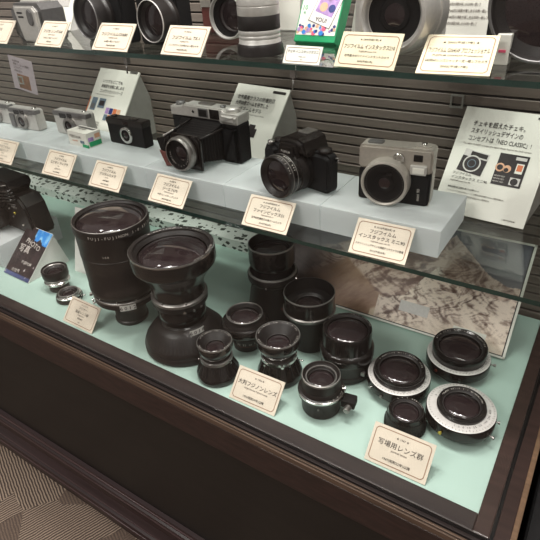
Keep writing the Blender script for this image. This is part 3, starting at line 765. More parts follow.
# angled booklet
t, R = easel('dark photo booklet with blue top corner on a white wedge beside the black camera', -1.056, .060, 0, .098, .125, .856, -.03, 'photo_booklet', 'booklet', side='white', depth=.115)
b = MB(); b.box(-.049, .049, 0, .125, -.003, 0, 'white'); face(t, R, b, 'board')
def cover(u, v):
    n = fbm(u*7, v*7, 4); c = mixc((44, 36, 38), (62, 50, 52), st(-.3, .3, n))
    if v > .80+.12*n-(u-.5)*.15 and u > .45: c = mixc((60, 140, 215), (150, 200, 235), st(-.1, .35, n))
    if v < .07: c = mixc((90, 100, 140), (60, 70, 110), u)
    if n > .28 and v < .35: c = (190, 184, 184)
    return c
o = photo('cover_print', t, .097, .124, 50, 60, cover); o.matrix_local = R
b = MB()
b.text('PHOTO', .017, (.002, .080, .0008), (.98, -.2, 0), (.2, .98, 0), 'letter')
b.text('写真', .021, (-.018, .062, .0008), (1, 0, 0), (0, 1, 0), 'letter')
b.text('FUJIFILM', .010, (.012, .036, .0008), (1, 0, 0), (0, 1, 0), 'letter')
b.text('の世界', .010, (-.012, .012, .0008), (1, 0, 0), (0, 1, 0), 'letter')
face(t, R, b, 'cover_lettering')

# white card behind the tallest lens
t = thing('white_card_panel', 'plain white panel leaning back behind the tallest lens', 'panel', (-.917, .150, 0))
MB().prism([(0, 0), (.0455, .145), (.0495, .144), (.004, 0)], -.040, .040, 'white', axis='x').build('panel', t)
MB().prism([(.006, 0), (.034, .09), (.062, 0)], .010, .014, 'white', axis='x').build('foot', t)

# pedestal and big black camera at the left edge
b = MB(); b.box(-.11, .11, -.085, .085, 0, .060, 'frost', .0015)
o = b.build('acrylic_pedestal'); o.location = (-1.228, .160, 0); tag(o, 'frosted acrylic pedestal under the large black camera at the left of the deck', 'riser')
t = thing('view_camera', 'large black camera with ridged hood on the pedestal, left edge of the deck', 'camera', (-1.158, .197, .060), -.06)
b = MB(); b.prism([(-.095, .0), (.085, 0), (.092, .006), (.080, .075), (.062, .098), (-.06, .098), (-.09, .07)], -.045, .012, 'black', .006); b.build('body', t)
b = MB()
b.prism([(-.05, .06), (.0, .055), (.055, .118), (.05, .136), (-.055, .136), (-.075, .11)], -.058, .008, 'black2', .006)
b.build('hood', t)
b = MB()
for i in range(4):
    o_ = .011*i
    b.tube([(-.070+.010*i, -.052, .060+o_), (-.045+.012*i, -.062, .070+o_), (-.010+.012*i, -.062, .080+o_), (.030+.009*i, -.057, .088+o_*.9), (.058, -.047, .094+o_*.8)], .0030, 'gloss', 8)
b.tube([(-.070, -.050, .098), (-.030, -.061, .112), (.020, -.060, .124), (.052, -.056, .131)], .0012, 'steel', 6)
b.tube([(-.060, -.0475, .062), (-.010, -.0480, .072), (.050, -.0475, .078)], .0011, 'steel', 6)
b.build('hood_ridges', t)
b = MB(); Ty = TR(-.045, -.045, .042) @ Matrix.Rotation(PI/2, 4, 'X')
b.lathe([(.040, 0), (.042, .004), (.042, .02), (.037, .024), (.037, .04), (.040, .043), (.040, .056), (.036, .057), (.030, .050)], 'black', T=Ty)
sharp(b.build('lens_barrel', t))
b = MB(); b.lathe([(.030, .050), (.02, .053), (0, .054)], 'glass', T=Ty); b.build('front_element', t)
b = MB()
for (x, z_, k, r_) in ((.030, .052, 'yellow', .0035), (.010, .060, 'steel', .0025), (.018, .040, 'steel', .0022), (.052, .025, 'letter', .0025)):
    b.lathe([(0, 0), (r_, 0), (r_, .003), (0, .004)], k, 12, T=TR(x, -.045, z_) @ Matrix.Rotation(PI/2, 4, 'X'))
b.build('knobs', t)
b = MB(); b.text('22 16 11 8 5.6', .006, (.0, -.0590, .103), (.93, 0, .3), (-.3, 0, .93), 'letter'); b.text('FUJICA', .008, (.035, -.0458, .066), (1, 0, 0), (0, 0, 1), 'letter')
b.build('engraved_lettering', t)

# ------------------------------------------------------------------ info boards on the middle shelf
def quadp(b, x0, x1, y0, y1, k, z_=.0008): b.quad((x0, y0, z_), (x1, y0, z_), (x1, y1, z_), (x0, y1, z_), k)
def disc(b, x, y, r, k, z_=.0012, n=24): b.raw([(x+r*math.cos(2*PI*i/n), y+r*math.sin(2*PI*i/n), z_) for i in range(n)], [tuple(range(n))], k)
U, V = (1, 0, 0), (0, 1, 0)
g = 'info boards on the middle shelf'
t, R = easel('large white info board about the instant camera at the right of the middle shelf', -.126, .333, SZ, .144, .178, .66, -.08, group=g)
b = MB(); b.box(-.072, .072, 0, .178, -.003, 0, 'paper'); face(t, R, b, 'board')
b = MB()
for i, s in enumerate(('チェキを超えたチェキ。', 'スタイリッシュデザインの', 'コンセプトは「NEO CLASSIC」!')):
    b.text(s, .0098, (-.052, .148-.0125*i, .0006), U, V, 'ink', 'L', .080 if i < 2 else .096)
b.text('The NEO CLASSIC concept of a stylish design beyond the cheki camera', .0036, (-.058, .1155, .0006), U, V, 'ink2', 'L', .112)
b.text('フジフイルム', .0052, (-.058, .064, .0006), U, V, 'ink', 'L'); b.text('インスタックス ミニ90', .0056, (-.058, .057, .0006), U, V, 'ink', 'L')
b.text('FUJIFILM instax mini 90', .0034, (-.058, .052, .0006), U, V, 'ink2', 'L')
b.text('●露出調整 ●二重露光 ●マクロ撮影モード', .0036, (-.058, .041, .0006), U, V, 'ink', 'L', .05)
for i in range(2): b.text('フィルムサイズ 62mm×46mm レンズ 沈胴式2群2枚構成 f=60mm 撮影距離0.3m', .0032, (-.058, .035-.006*i, .0006), U, V, 'ink2', 'L', .09-.02*i)
b.text('1-88 FUJIFILM', .0034, (.048, .006, .0006), U, V, 'ink2')
face(t, R, b, 'printed_text')
b = MB(); T0 = b.T
b.T = TR(-.032, .088, 0) @ Matrix.Rotation(-.12, 4, 'Z') @ Matrix.Scale(1.12, 4)
quadp(b, -.018, .018, -.017, .006, 'darkprint', .0006); quadp(b, -.018, .018, .006, .016, 'scale', .0006); quadp(b, -.008, .016, .008, .0145, 'ink', .0008)
disc(b, -.001, -.003, .0125, 'silver', .0009); disc(b, -.001, -.003, .0105, 'darkprint', .0011); disc(b, -.001, -.003, .006, 'slate', .0013); disc(b, -.001, -.003, .005, 'darkprint', .0014)
face(t, R, b, 'camera_picture')
b = MB(); b.T = TR(.026, .083, 0)
quadp(b, -.022, .022, -.024, .027, 'darkprint', .0006)
for (x, y, r_, k) in ((-.016, .004, .007, 'skin'), (-.016, .004, .0045, 'darkprint'), (-.005, .003, .006, 'skin'), (-.006, .001, .0035, 'darkprint')): disc(b, x, y, r_, k, .0008+.0001*(k == 'darkprint'))
quadp(b, .007, .018, -.002, .014, 'paper'); quadp(b, .0085, .0165, .002, .012, 'orange', .0010); quadp(b, .003, .019, .019, .024, 'scale')
quadp(b, .004, .019, -.021, -.009, 'scale'); disc(b, .011, -.0155, .0055, 'darkprint')
for i in range(3): b.text('MINI90 NEO', .0034, (-.020, -.011-.0045*i, .0009), U, V, 'letter', 'L', .016)
face(t, R, b, 'poster_picture')
b = MB(); b.box(.040, .056, .170, .1725, .0002, .0010, 'ink'); face(t, R, b, 'hanging_slot')

t, R = easel('pale info board with small product photos behind the small compacts', -1.017, .335, SZ, .147, .185, .665, -.086, group=g)
b = MB(); b.box(-.0735, .0735, 0, .185, -.003, 0, 'paper'); face(t, R, b, 'board')
b = MB()
for i, s in enumerate(('いつでもどこでも', '高画質を気軽に楽しめる', 'コンパクトカメラシリーズ')): b.text(s, .0095, (-.045, .150-.0125*i, .0006), U, V, 'ink', 'L', .085)
b.text('Compact cameras which can be carried anywhere', .0036, (-.058, .118, .0006), U, V, 'ink2', 'L', .11)
for i in range(6): b.text('フィルムサイズ 35mm レンズ構成 撮影距離', .0042, (-.058, .048-.006*i, .0006), U, V, 'ink2', 'L', .05)
face(t, R, b, 'printed_text')
b = MB()
quadp(b, -.062, -.042, .078, .110, 'slate'); quadp(b, -.060, -.046, .082, .094, 'dull', .001); quadp(b, -.035, -.010, .086, .110, 'slate'); quadp(b, -.031, -.013, .092, .104, 'darkprint', .001)
quadp(b, -.0735, -.070, .03, .11, 'orange')
for i in range(2):
    for j, k in enumerate(('lilac', 'navy', 'orange', 'skin')): quadp(b, .000+.014*j, .0125+.014*j, .058+.017*i, .073+.017*i, k if i else ('slate', 'orange', 'navy', 'darkprint')[j])
face(t, R, b, 'product_pictures')
b = MB(); b.box(.042, .068, .180, .1865, -.0035, .0012, 'steel', .001); face(t, R, b, 'clip')

t, R = easel('grey shaded info board behind the folding camera and the bridge camera', -.609, .335, SZ, .138, .182, .70, -.12, group=g)
b = MB(); b.box(-.069, .069, 0, .182, -.003, 0, 'paper'); face(t, R, b, 'board')
b = MB()
for i, s in enumerate(('世界最高クラスの防塵防滴', '光学50倍ズームを搭載した', 'ロングズームモデル')): b.text(s, .0100, (-.056, .150-.0125*i, .0006), U, V, 'ink', 'L', .100-.012*i)
b.text('World first dust and water resistant long zoom camera', .0036, (-.050, .118, .0006), U, V, 'ink2', 'L', .10)
b.text('FinePix', .009, (-.018, .060, .0006), U, V, 'navy'); b.text('S1', .007, (-.010, .050, .0006), U, V, 'blue')
face(t, R, b, 'printed_text')
b = MB(); quadp(b, -.004, .026, .074, .092, 'darkprint'); quadp(b, .004, .020, .090, .100, 'darkprint'); disc(b, .010, .082, .009, 'ink'); face(t, R, b, 'camera_picture')
b = MB(); b.box(.030, .062, .1705, .1755, .0002, .0010, 'ink'); face(t, R, b, 'hanging_slot')

# front-glass reflection of a display opposite, built as a sheet on the wall
t = thing('reflection_sheet', 'pale lilac glass reflection of a board, built as a sheet on the slat wall at far left', 'reflection', (-1.425, .4622, .345))
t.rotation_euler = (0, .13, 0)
b = MB(); b.box(-.052, .052, -.0012, 0, -.046, .046, 'lilacrefl'); b.build('sheet', t)
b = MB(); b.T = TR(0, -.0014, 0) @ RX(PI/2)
b.raw([(-.026, -.040, 0), (.026, -.040, 0), (.026, .0, 0), (-.026, .0, 0)], [(0, 1, 2, 3)], 'brownrefl')
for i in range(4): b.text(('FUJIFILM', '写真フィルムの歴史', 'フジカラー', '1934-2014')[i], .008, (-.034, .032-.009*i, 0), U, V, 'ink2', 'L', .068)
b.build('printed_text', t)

# ------------------------------------------------------------------ cameras on the middle shelf
def rlens(t, name, T, *ops):
    b = MB()
    for prof, k in ops: b.lathe(prof, k, 48, T=T)
    return sharp(b.build(name, t))
FY = Matrix.Rotation(PI/2, 4, 'X')   # lathe axis towards -y (the front)
def rr(x0, x1, z0, z1, r_, n=5):
    p = []
    for (cx, cz, a0) in ((x1-r_, z0+r_, -PI/2), (x1-r_, z1-r_, 0), (x0+r_, z1-r_, PI/2), (x0+r_, z0+r_, PI)):
        for i in range(n+1):
            a = a0+PI/2*i/n; p.append((cx+r_*math.cos(a), cz+r_*math.sin(a)))
    return p
# instant camera
t = thing('instant_camera', 'silver and black instant camera with large round ring lens on the right riser', 'camera', (-.234, .2475, RT), .116)
W, H, D = .107, .0865, .032
b = MB(); b.prism(rr(-W/2, W/2, .0, H*.60, .006), .0, D, 'leather', .002); b.build('lower_body', t)
b = MB(); b.prism(rr(-W/2-.0008, W/2+.0008, H*.585, H, .006), -.0012, D+.001, 'champ', .003); b.prism(rr(-W/2-.0006, W/2+.0006, -.0005, .006, .0025), .004, D-.004, 'champ'); b.prism(rr(W/2-.0035, W/2+.0006, .002, H*.62, .0015), .010, D+.0005, 'champ'); b.build('top_cover', t)
T = TR(-.0095, .001, .0362) @ FY
rlens(t, 'lens_ring', T, ([(.0358, 0), (.0358, .017), (.0345, .0205), (.0320, .0215), (.0305, .0205), (.0300, .018)], 'champ'))
o = rlens(t, 'lens_face', T, ([(.0300, .0182), (.024, .0175), (.0145, .0168), (.014, .018), (.011, .018), (.0085, .0165)], 'black2'), ([(.0085, .0165), (.005, .0170), (0, .0172)], 'glass'))
b = MB()
for i in range(48):
    a = 2*PI*i/48; b.lathe([(.0004, 0), (0, .0003)], 'letter', 5, T=T @ TR(.0275*math.cos(a), .0275*math.sin(a), .0182))
b.box(-.006, .001, -.0192, -.017, .050, .0535, 'deep'); b.build('dot_scale', t)
rlens(t, 'front_dial', TR(.006, -.001, .0715) @ FY, ([(.0082, 0), (.0082, .004), (.0070, .0055), (.0045, .0050), (.004, .0035), (0, .0035)], 'chrome'))
b = MB(); b.box(.027, .040, -.0022, .002, .0690, .0790, 'groove', .001); b.build('viewfinder', t)
b = MB(); b.box(.0235, .0475, -.006, .002, .0500, .0640, 'silver', .002); o = b.build('flash', t)
b = MB(); b.box(.0275, .0445, -.0068, -.004, .0525, .0615, 'paper', .001); b.build('flash_window', o)
b = MB(); b.text('mini 90', .0065, (.040, -.0004, .0180), (0, 0, 1), (-1, 0, 0), 'letter'); b.build('printed_lettering', t)
b = MB()
b.prism(rr(-.045, -.022, .008, .026, .005), H, H+.0012, 'dull', axis='z'); b.prism(rr(.024, .048, .008, .028, .005), H, H+.0015, 'champ', axis='z')
b.lathe([(0, 0), (.004, 0), (.004, .003), (0, .0035)], 'chrome', 16, T=TR(.037, .018, H+.001)); b.build('top_buttons', t)

# bridge camera
t = thing('bridge_camera', 'black bridge camera with long zoom lens pointing down-left on its riser', 'camera', (-.386, .240, RT), -.22)
t.scale = (.95, .95, .95)
b = MB()
b.prism(rr(-.062, .064, .002, .070, .012), -.006, .022, 'leather', .006, 3)
b.build('body', t)
b = MB(); b.prism([(-.064, .004), (-.034, .002), (-.030, .070), (-.040, .076), (-.060, .072), (-.066, .06)], -.030, .024, 'leather', .007, 3); b.build('hand_grip', t)
b = MB(); b.prism([(-.036, .066), (.030, .066), (.022, .088), (.010, .0935), (-.016, .0935), (-.028, .088)], -.026, .040, 'gloss', .006, 3); o = b.build('flash_hump', t)
b = MB(); b.prism([(-.024, .064), (.018, .064), (.012, .085), (-.018, .085)], -.036, -.02, 'gloss', .004, 2); b.text('FUJIFILM', .0055, (-.003, -.0365, .072), U, (0, 0, 1), 'letter', maxw=.026); b.build('flash_front', o)
T = TR(-.004, -.004, .036) @ FY
rlens(t, 'lens_barrel', T, ([(.036, 0), (.037, .004), (.036, .012)], 'black2'), ([(.0355, .010), (.0355, .028)], 'rib'), ([(.0355, .028), (.034, .029), (.034, .036), (.0355, .037), (.0355, .046)], 'gloss'), ([(.0355, .046), (.036, .048), (.036, .056), (.0345, .058), (.0325, .058), (.031, .056), (.028, .053), (.026, .051)], 'black'))
rlens(t, 'trim_rings', T, ([(.0361, .0490), (.0364, .0493), (.0364, .0501), (.0361, .0505)], 'steel'), ([(.0356, .0385), (.0358, .0390), (.0358, .0396), (.0356, .040)], 'steel'))
rlens(t, 'front_element', T, ([(.0262, .051), (.020, .0525), (.010, .0540), (0, .0545)], 'glass'))
b = MB()
b.T = T
b.sidetext('f=4.3-215', .0048, .0366, .0535, 'letter', .9, step=.12); b.sidetext('50X ZOOM', .0048, .0357, .0420, 'letter', .9, step=.12)
b.build('lens_lettering', t)
b = MB(); b.lathe([(0, 0), (.010, 0), (.010, .006), (.008, .007), (0, .007)], 'rib', 24, T=TR(-.046, -.004, .073)); b.lathe([(0, 0), (.006, 0), (.006, .006), (0, .007)], 'steel', 20, T=TR(-.050, -.022, .0735)); b.lathe([(0, 0), (.011, 0), (.011, .007), (0, .008)], 'rib', 24, T=TR(.045, .008, .069)); b.box(-.012, .010, .004, .030, .093, .096, 'steel', .001); b.build('top_dials', t)
b = MB(); b.tube([(.063, .012, .062), (.068, .012, .064), (.070, .012, .060), (.066, .012, .056)], .0016, 'steel', 6); b.build('strap_lug', t)

# folding camera
t = thing('folding_camera', 'black folding camera with bellows and silver top plate at the centre of the middle shelf', 'camera', (-.622, .288, RT), -.02)
W, H = .166, .096
b = MB(); b.prism(rr(-W/2, W/2, 0, .074, .004), .0, .030, 'leather', .003)
b.prism(rr(W/2-.040, W/2+.002, .001, .073, .004), -.014, .026, 'leather', .008, 4); b.build('body', t)
b = MB(); b.prism([(-W/2, .074), (W/2, .074), (W/2, .090), (W/2-.03, .091), (W/2-.04, H), (-W/2+.035, H), (-W/2+.03, .092), (-W/2, .090)], -.002, .030, 'silver', .002, 2)
b.prism(rr(W/2-.040, W/2+.001, .0725, .091, .003), -.013, .028, 'silver', .006, 3); b.build('top_plate', t)
b = MB(); b.box(-.012, .012, -.0030, 0, .0770, .0930, 'dull', .0012); b.box(-.009, .009, -.0034, -.002, .079, .091, 'groove'); b.box(.016, .038, -.0032, 0, .0765, .0935, 'gloss', .001); b.build('viewfinder', t)
b = MB(); b.text('◆', .007, (-.024, -.0026, .0825), U, (0, 0, 1), 'ink'); b.build('badge', t)
b = MB(); b.lathe([(0, 0), (.0135, 0), (.0135, .007), (.012, .009), (.006, .0095), (0, .0095)], 'silver', 28, T=TR(.062, .009, .0905)); b.lathe([(0, 0), (.009, 0), (.009, .006), (0, .0065)], 'dull', 24, T=TR(-.068, .014, .0905)); b.box(-.020, .012, .010, .024, H, H+.003, 'steel', .001); b.lathe([(0, 0), (.005, 0), (.005, .005), (0, .006)], 'dull', 16, T=TR(.038, .012, .094)); b.build('top_dials', t)
# bellows
b = MB(); n = 9; vs = []; fs = []
for i in range(2*n+1):
    f = i/(2*n); s = 1-.42*f - (.06 if i % 2 else 0); y = -.001-.066*f
    cx = -.006+.018*f; cz = .037
    hw, hh = .052*s, .035*s
    vs += [(cx-hw, y, cz-hh), (cx+hw, y, cz-hh), (cx+hw, y, cz+hh), (cx-hw, y, cz+hh)]
for i in range(2*n):
    for j in range(4): fs.append((4*i+j, 4*i+(j+1) % 4, 4*i+4+(j+1) % 4, 4*i+4+j))
b.raw(vs, fs, 'black2'); b.build('bellows', t)
b = MB(); b.prism([(-.022, .004), (.046, .004), (.048, .058), (.040, .066), (-.016, .066), (-.024, .056)], -.074, -.066, 'gloss', .002); b.build('lens_board', t)
T = TR(.011, -.073, .036) @ FY
rlens(t, 'lens_ring', T, ([(.027, 0), (.0305, .002), (.0305, .006)], 'black'), ([(.0308, .006), (.0308, .010), (.0300, .011), (.0308, .012), (.0308, .016), (.0295, .020), (.0280, .0215), (.0265, .021)], 'steel'))
rlens(t, 'lens_face', T, ([(.0265, .021), (.0255, .017), (.018, .014), (.013, .0125)], 'black2'), ([(.013, .0125), (.008, .0142), (0, .015)], 'glass'))
b = MB(); b.T = T; b.ringtext('FUJINON 1:3.5 f=80mm', .0038, .0222, .0175, 'letter', -PI/2, step=.17); b.build('lens_lettering', t)
b = MB()
b.prism([(-.002, .004), (-.076, .004), (-.080, .050), (-.072, .060), (-.002, .066)], -.034, -.031, 'black2', .0006, 1, axis='x')
b.build('bed_door', t)
b = MB(); b.tube([(-.033, -.002, .068), (-.034, -.078, .060)], .0022, 'steel', 8); b.tube([(-.030, -.002, .071), (-.022, -.060, .068)], .0016, 'gloss', 8); b.tube([(.054, -.002, .066), (.046, -.068, .062)], .002, 'black', 8); b.build('folding_struts', t)
b = MB(); b.prism([(-.056, .052), (-.024, .060), (-.022, .004), (-.040, .0005)], -.075, -.071, 'black2', .0005, 1); b.build('bed_wing', t)
b = MB(); b.prism([(-.052, .031), (-.025, .027), (-.0235, .005), (-.0395, .0020)], -.0765, -.0748, 'oxred', .0004, 1); tag(b.build('bed_wing_reflection', t), 'reddish reflection coloured onto the wing of the open bed')  # pinkish reflection on the black wing, built as a reddish plate

# small black compact
t = thing('compact_camera', 'small black compact camera with silver lens ring left of the folding camera', 'camera', (-.824, .270, RT), -.015)
b = MB(); b.prism(rr(-.0535, .0535, 0, .054, .004), 0, .024, 'leather', .002); b.build('body', t)
b = MB(); b.prism(rr(-.054, .054, .041, .0545, .003), -.0008, .0245, 'black', .0015); b.build('top_cover', t)
T = TR(.006, 0, .024) @ FY
rlens(t, 'lens_ring', T, ([(.0175, 0), (.0175, .005), (.0165, .007), (.0150, .0072), (.0120, .0070), (.0115, .0055)], 'chrome'))
rlens(t, 'lens_face', T, ([(.0115, .0055), (.009, .005), (.0085, .0065), (.0065, .0065)], 'black2'), ([(.0065, .0065), (.004, .0075), (0, .008)], 'glass'))
b = MB(); b.box(-.004, .012, -.0015, 0, .0435, .0515, 'glass', .0008); b.build('viewfinder', t)
b = MB(); b.lathe([(0, 0), (.006, 0), (.006, .003), (0, .0035)], 'black', 18, T=TR(-.038, .012, .054)); b.box(.01, .03, .006, .016, .054, .0555, 'gloss', .0006); b.build('top_buttons', t)

# silver compacts
def silver_compact(label, x, y, rz, W, H, D, kind):
    t = thing('compact_camera', label, 'camera', (x, y, RT), rz)
    b = MB(); b.prism(rr(-W/2, W/2, 0, H, .006), 0, D, 'silver', .0025); b.build('body', t)
    b = MB(); b.prism(rr(-W/2-.0004, W/2+.0004, H*.78, H*.97, .002), -.0005, D*.6, 'dull', .0004, 1)
    b.box(-W*.30, -W*.10, -.0012, 0, H*.70, H*.90, 'groove', .0006); b.box(W*.14, W*.38, -.0014, 0, H*.70, H*.93, 'window', .0006); b.box(-W*.06, W*.08, -.0014, 0, H*.74, H*.92, 'gloss', .0006)
    b.build('window_strip', t)
    T = TR(-W*.03, 0, H*.40) @ FY
    rlens(t, 'lens_ring', T, ([(H*.37, 0), (H*.36, .005), (H*.31, .0065), (H*.24, .0062), (H*.23, .005)], 'steel'))
    rlens(t, 'lens_face', T, ([(H*.23, .005), (H*.15, .0045)], 'black2'), ([(H*.15, .0045), (H*.08, .006), (0, .0066)], 'glass'))
    if kind:
        b = MB(); b.prism([(-W*.12, H*.02), (W*.16, H*.02), (W*.22, H*.34), (W*.10, H*.62), (W*.04, H*.30)], -.007, -.001, 'dull', .001); b.build('lens_cover', t)
    else:
        b = MB(); b.prism(rr(-W*.48, -W*.30, H*.06, H*.72, .003), -.004, 0, 'dull', .0015); b.build('hand_grip', t)
    b = MB(); b.lathe([(0, 0), (.005, 0), (.005, .002), (0, .0025)], 'chrome', 16, T=TR(W*.34, D*.5, H)); b.build('shutter_button', t)
    return t
silver_compact('silver compact camera standing behind the small film carton', -.994, .268, .03, .108, .053, .026, True)
silver_compact('silver compact camera at far left, left of the film carton', -1.145, .252, .045, .097, .049, .024, False)
silver_compact('silver compact camera cut by the left edge of the photo', -1.262, .262, .02, .097, .049, .024, False)

# film carton
t = thing('film_carton', 'small white film carton with green corner in front of a silver compact', 'carton', (-.921, .222, RT), -.074)
b = MB(); b.box(-.033, .033, 0, .036, 0, .031, 'paper', .0006); b.build('carton', t)
b = MB(); b.text('FUJICOLOR', .0075, (-.006, -.0004, .018), U, (0, 0, 1), 'ink2', maxw=.046); b.text('nexia 400', .005, (-.010, -.0004, .010), U, (0, 0, 1), 'orange')
b.text('NEXIA', .009, (-.004, .016, .0313), U, V, 'ink2'); b.box(-.028, .026, .024, .031, .0305, .0313, 'dull')
b.box(.014, .0334, -.0005, .002, .0005, .007, 'green'); b.box(.0322, .0335, .004, .034, .002, .012, 'green'); b.box(.0322, .0334, .003, .016, .013, .021, 'lilac'); b.box(.0322, .0334, .020, .033, .017, .026, 'skin'); b.box(.008, .022, -.0005, .001, .008, .014, 'slate')
b.build('carton_print', t)
# ------------------------------------------------------------------ things on the top shelf
t = thing('upright_camera', 'grey upright camera with rounded top and oval window at the left of the top shelf', 'camera', (-.962, .204, TZ), -.04)
b = MB(); b.prism([(-.040, 0), (.040, 0), (.046, .006), (.047, .056), (.038, .067), (-.036, .067), (-.047, .056), (-.047, .010)], 0, .062, 'dull', .008, 4); b.build('body', t)
b = MB(); b.prism([(-.014, .002), (.040, .002), (.044, .006), (.044, .054), (.036, .063), (-.026, .063)], -.004, .004, 'silver', .003, 2); b.build('front_plate', t)
b = MB(); b.prism(rr(.018, .034, .030, .058, .0078), -.007, -.003, 'dull', .0015); b.build('lens_window', t)
b = MB(); b.box(-.014, .002, -.0050, -.003, .050, .0530, 'groove', .0006); b.box(-.012, .004, -.0050, -.003, .043, .0460, 'groove', .0006); b.build('vent_slots', t)
b = MB(); b.box(-.03, .03, .018, .045, .0665, .070, 'silver', .0015); b.build('top_plate', t)

def big_camera(label, x, y, rz, lx, lz, r_, W, H, q=.036, k='black', D=.035, ring='dull'):
    t = thing('medium_format_camera', label, 'camera', (x, y, TZ), rz)
    b = MB(); b.prism(rr(-W/2, W/2, 0, H, .006), 0, D, 'leather', .004); b.build('body', t)
    b = MB(); b.prism(rr(-W*.30, W*.34, H-.004, H+.03, .006), .004, D-.004, 'black', .004); b.build('prism_finder', t)
    T = TR(lx, 0, lz) @ FY
    rlens(t, 'lens_barrel', T, ([(r_*.95, 0), (r_*.97, .006), (r_*.9, .010), (r_*.9, q*.4), (r_, q*.45), (r_, q-.003), (r_*.98, q), (r_*.92, q), (r_*.88, q-.005), (r_*.72, q-.009)], k))
    rlens(t, 'trim_ring', T, ([(r_*.985, q-.0002), (r_*.97, q+.001), (r_*.945, q+.0012), (r_*.93, q)], ring))
    rlens(t, 'front_element', T, ([(r_*.72, q-.009), (r_*.4, q-.006), (r_*.2, q-.0045), (0, q-.004)], 'glass'))
    b = MB(); b.lathe([(0, 0), (.011, 0), (.011, .010), (.009, .012), (0, .012)], 'black', 24, T=TR(-W*.38, .017, H)); b.build('winding_dial', t)
    return t
big_camera('dark camera with round lens right of the grey tapered camera, top shelf', -.790, .240, -.12, .006, .046, .035, .12, .10)
big_camera('dark camera with thin pale lens ring left of the rangefinder, top shelf', -.657, .240, -.10, .026, .043, .032, .10, .11, ring='scale')
big_camera('largest dark camera with huge round lens at the right end of the top shelf', -.076, .302, .0, .003, .066, .064, .14, .15, .055)

t = thing('rangefinder_camera', 'bronze and red rangefinder camera with silver ring lens, top shelf', 'camera', (-.575, .3765, TZ), -.02)
t.scale = (1.12, 1.12, 1.12)
b = MB(); b.prism(rr(-.092, .030, 0, .058, .005), 0, .030, 'oxred', .004); b.build('body', t)
b = MB(); b.prism(rr(-.0925, .0305, .036, .078, .004), -.001, .031, 'champ', .003); b.build('top_cover', t)
T = TR(.024, 0, .036) @ FY
rlens(t, 'lens_barrel', T, ([(.027, 0), (.028, .022), (.0265, .024), (.0295, .028), (.0295, .050)], 'silver'), ([(.0295, .050), (.0310, .054), (.0310, .076), (.0300, .080), (.0285, .080), (.0275, .074)], 'silver'), ([(.0275, .074), (.024, .070), (.022, .068)], 'black2'))
rlens(t, 'front_element', T, ([(.022, .068), (.014, .071), (0, .073)], 'glass'))
rlens(t, 'self_timer_dial', TR(-.054, -.001, .047) @ FY, ([(0, 0), (.010, 0), (.010, .004), (.009, .005), (.0055, .005), (.005, .0045), (0, .0045)], 'black'), ([(.005, .0048), (.004, .0062), (0, .0064)], 'chrome'))
b = MB(); b.box(-.032, -.018, -.0028, 0, .060, .073, 'glass', .001); b.box(.002, .024, -.0028, 0, .060, .074, 'glass', .001); b.build('viewfinder', t)
b = MB(); b.lathe([(0, 0), (.010, 0), (.010, .006), (0, .007)], 'steel', 20, T=TR(-.075, .014, .078)); b.build('winding_dial', t)

t = thing('standing_lens', 'silver telephoto lens with black band standing on end on the top shelf', 'lens', (-.4470, .230, TZ))
part(t, 'base_ring', ([(0, 0), (.0345, 0), (.0350, .004), (.0335, .008), (.0338, .012), (.0315, .016)], 'black'))
part(t, 'lower_barrel', ([(.0315, .0155), (.0305, .017), (.0305, .021), (.0298, .022), (.0305, .023), (.0305, .026), (.0298, .027), (.0305, .028), (.0305, .033), (.030, .034)], 'silver'))
part(t, 'focus_band', ([(.030, .0335), (.0306, .0345), (.0306, .052), (.030, .053)], 'rib'))
part(t, 'upper_barrel', ([(.030, .0525), (.0305, .054), (.0305, .064), (.0295, .065), (.0305, .066), (.0305, .076), (.0298, .077), (.0315, .082), (.0315, .100), (.030, .102), (.0285, .102)], 'silver'))
front(t, .0285, .102, .010, .024)

# green film box
t, R = easel('green and white instant film box with a pink logo leaning behind the smallest card', -.404, .318, TZ, .073, .118, .50, -.03, 'film_box', 'box', side='window', depth=.09)
b = MB(); b.box(-.0365, .0365, 0, .118, -.024, 0, 'green', .001); face(t, R @ TR(0, 0, .004), b, 'carton')
b = MB(); quadp(b, -.0345, .0345, .010, .117, 'paper', .0004)
quadp(b, -.030, -.006, .072, .094, 'pink', .0007); b.text('instax', .0085, (-.018, .083, .0010), U, V, 'white'); b.text('mini', .0075, (-.018, .075, .0010), U, V, 'white')
b.text('10', .010, (-.027, .048, .0008), U, V, 'green'); b.text('枚', .0045, (-.027, .042, .0008), U, V, 'green')
face(t, R @ TR(0, 0, .004), b, 'front_print')
b = MB(); b.T = TR(.014, .060, 0) @ Matrix.Rotation(-.30, 4, 'Z')
quadp(b, -.022, .020, -.036, .040, 'ink2', .0008); quadp(b, -.0212, .0192, -.0352, .0392, 'white', .0009)
quadp(b, -.0175, .0155, -.020, .035, 'lilac', .0011)
for (x, y, r_, k) in ((-.006, -.010, .007, 'skin'), (.009, -.008, .006, 'navy'), (.008, .010, .005, 'blue'), (-.010, .012, .006, 'white'), (.000, .022, .006, 'navy'), (.012, .026, .004, 'skin')): disc(b, x, y, r_, k, .0013)
b.text('YOU!', .009, (0, -.0315, .0012), (.98, .17, 0), (-.17, .98, 0), 'ink2')
face(t, R @ TR(0, 0, .004), b, 'instant_photo_picture')
b = MB(); rnd = random.Random(5)
for i in range(34):
    x = -.033+.066*rnd.random(); y = .011+.014*rnd.random()
    disc(b, x, y, .0022+.0016*rnd.random(), rnd.choice(('pink', 'lilac', 'navy', 'skin', 'white', 'blue')), .0006+i*.00001, 7)
face(t, R @ TR(0, 0, .004), b, 'confetti_print')

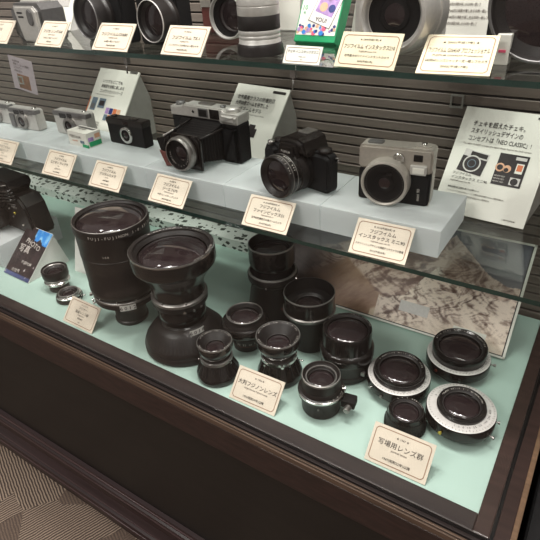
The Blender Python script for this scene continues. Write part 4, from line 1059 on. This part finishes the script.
t, R = easel('white and orange booklet just behind the right edge of the green film box', -.345, .37, TZ, .045, .13, .3, -.02, 'booklet', 'booklet', side='white')
b = MB(); b.box(-.0225, .0225, 0, .13, -.002, 0, 'paper'); quadp(b, -.018, .018, .062, .085, 'orange'); b.text('instax', .008, (0, .05, .0006), U, V, 'orange'); face(t, R, b, 'board')
t, R = easel('tall pale board standing behind the silver telephoto lens', -.520, .428, TZ, .052, .16, .10, -.02, 'info_board', 'board', 'boards on the top shelf', side='white', depth=.026)
b = MB(); b.box(-.026, .026, 0, .16, -.002, 0, 'paper'); face(t, R, b, 'board')
t, R = easel('bright white text leaflet behind the wide yellowish card at the right', -.204, .385, TZ, .086, .17, .28, -.04, 'info_board', 'board', 'boards on the top shelf', side='white')
b = MB(); b.box(-.043, .043, 0, .17, -.002, 0, 'paper')
for i in range(7): b.text('フルオートで645判の撮影が楽しめる中判一眼レフ', .0048, (-.038, .072-.0085*i, .0006), U, V, 'ink2', 'L', .076 if i % 3 else .062)
quadp(b, -.02, .03, .095, .13, 'slate'); disc(b, .005, .112, .014, 'darkprint'); face(t, R, b, 'board')
t, R = easel('white leaflet lying back at the far left of the top shelf', -1.085, .335, TZ, .16, .15, .55, -.03, 'info_board', 'board', 'boards on the top shelf', side='white')
b = MB(); b.box(-.08, .08, 0, .15, -.002, 0, 'paper'); b.text('シングル8', .012, (.0, .085, .0006), U, V, 'ink2'); quadp(b, .01, .06, .05, .075, 'scale'); face(t, R, b, 'board')

# round silver instant camera
t = thing('instant_camera', 'large round-lensed silver instant camera behind the yellowish card', 'camera', (-.236, .262, TZ), -.03)
b = MB(); b.prism(rr(-.080, .036, 0, .115, .012), 0, .055, 'silver', .010, 4); b.build('body', t)
T = TR(.0, .002, .056) @ FY
rlens(t, 'lens_ring', T, ([(.0515, 0), (.0515, .012), (.0495, .018), (.0475, .018), (.0465, .034), (.0455, .052), (.043, .058), (.039, .059), (.036, .056), (.0345, .050)], 'silver'))
rlens(t, 'lens_face', T, ([(.0345, .050), (.0335, .0495)], 'silver'), ([(.0335, .0495), (.028, .046), (.02, .045), (.018, .047), (.013, .047)], 'black2'), ([(.013, .047), (.008, .0485), (0, .049)], 'glass'))
rlens(t, 'viewfinder', TR(-.050, .0, .086) @ FY, ([(.0150, 0), (.0150, .004), (.013, .005), (.0125, .003), (0, .0028)], 'gloss'))
b = MB()
for x in (-.060, -.052):
    for z_ in (.050, .058): b.lathe([(0, 0), (.0014, 0), (.0014, .001), (0, .0012)], 'groove', 10, T=TR(x, 0, z_) @ FY)
b.build('sensor_dots', t)
b = MB()
for z_ in (.040, .056): b.lathe([(0, 0), (.004, 0), (.004, .002), (0, .003)], 'groove', 14, T=TR(.030, .0, z_) @ FY)
b.build('side_buttons', t)
t = thing('small_box', 'small white box between the wide yellowish card and the huge dark lens', 'box', (-.112, .245, TZ))
b = MB(); b.box(-.008, .008, 0, .02, 0, .034, 'paper', .001); b.build('carton', t)
b = MB(); b.box(-.004, .004, -.0006, 0, .014, .017, 'pink'); b.build('carton_print', t)
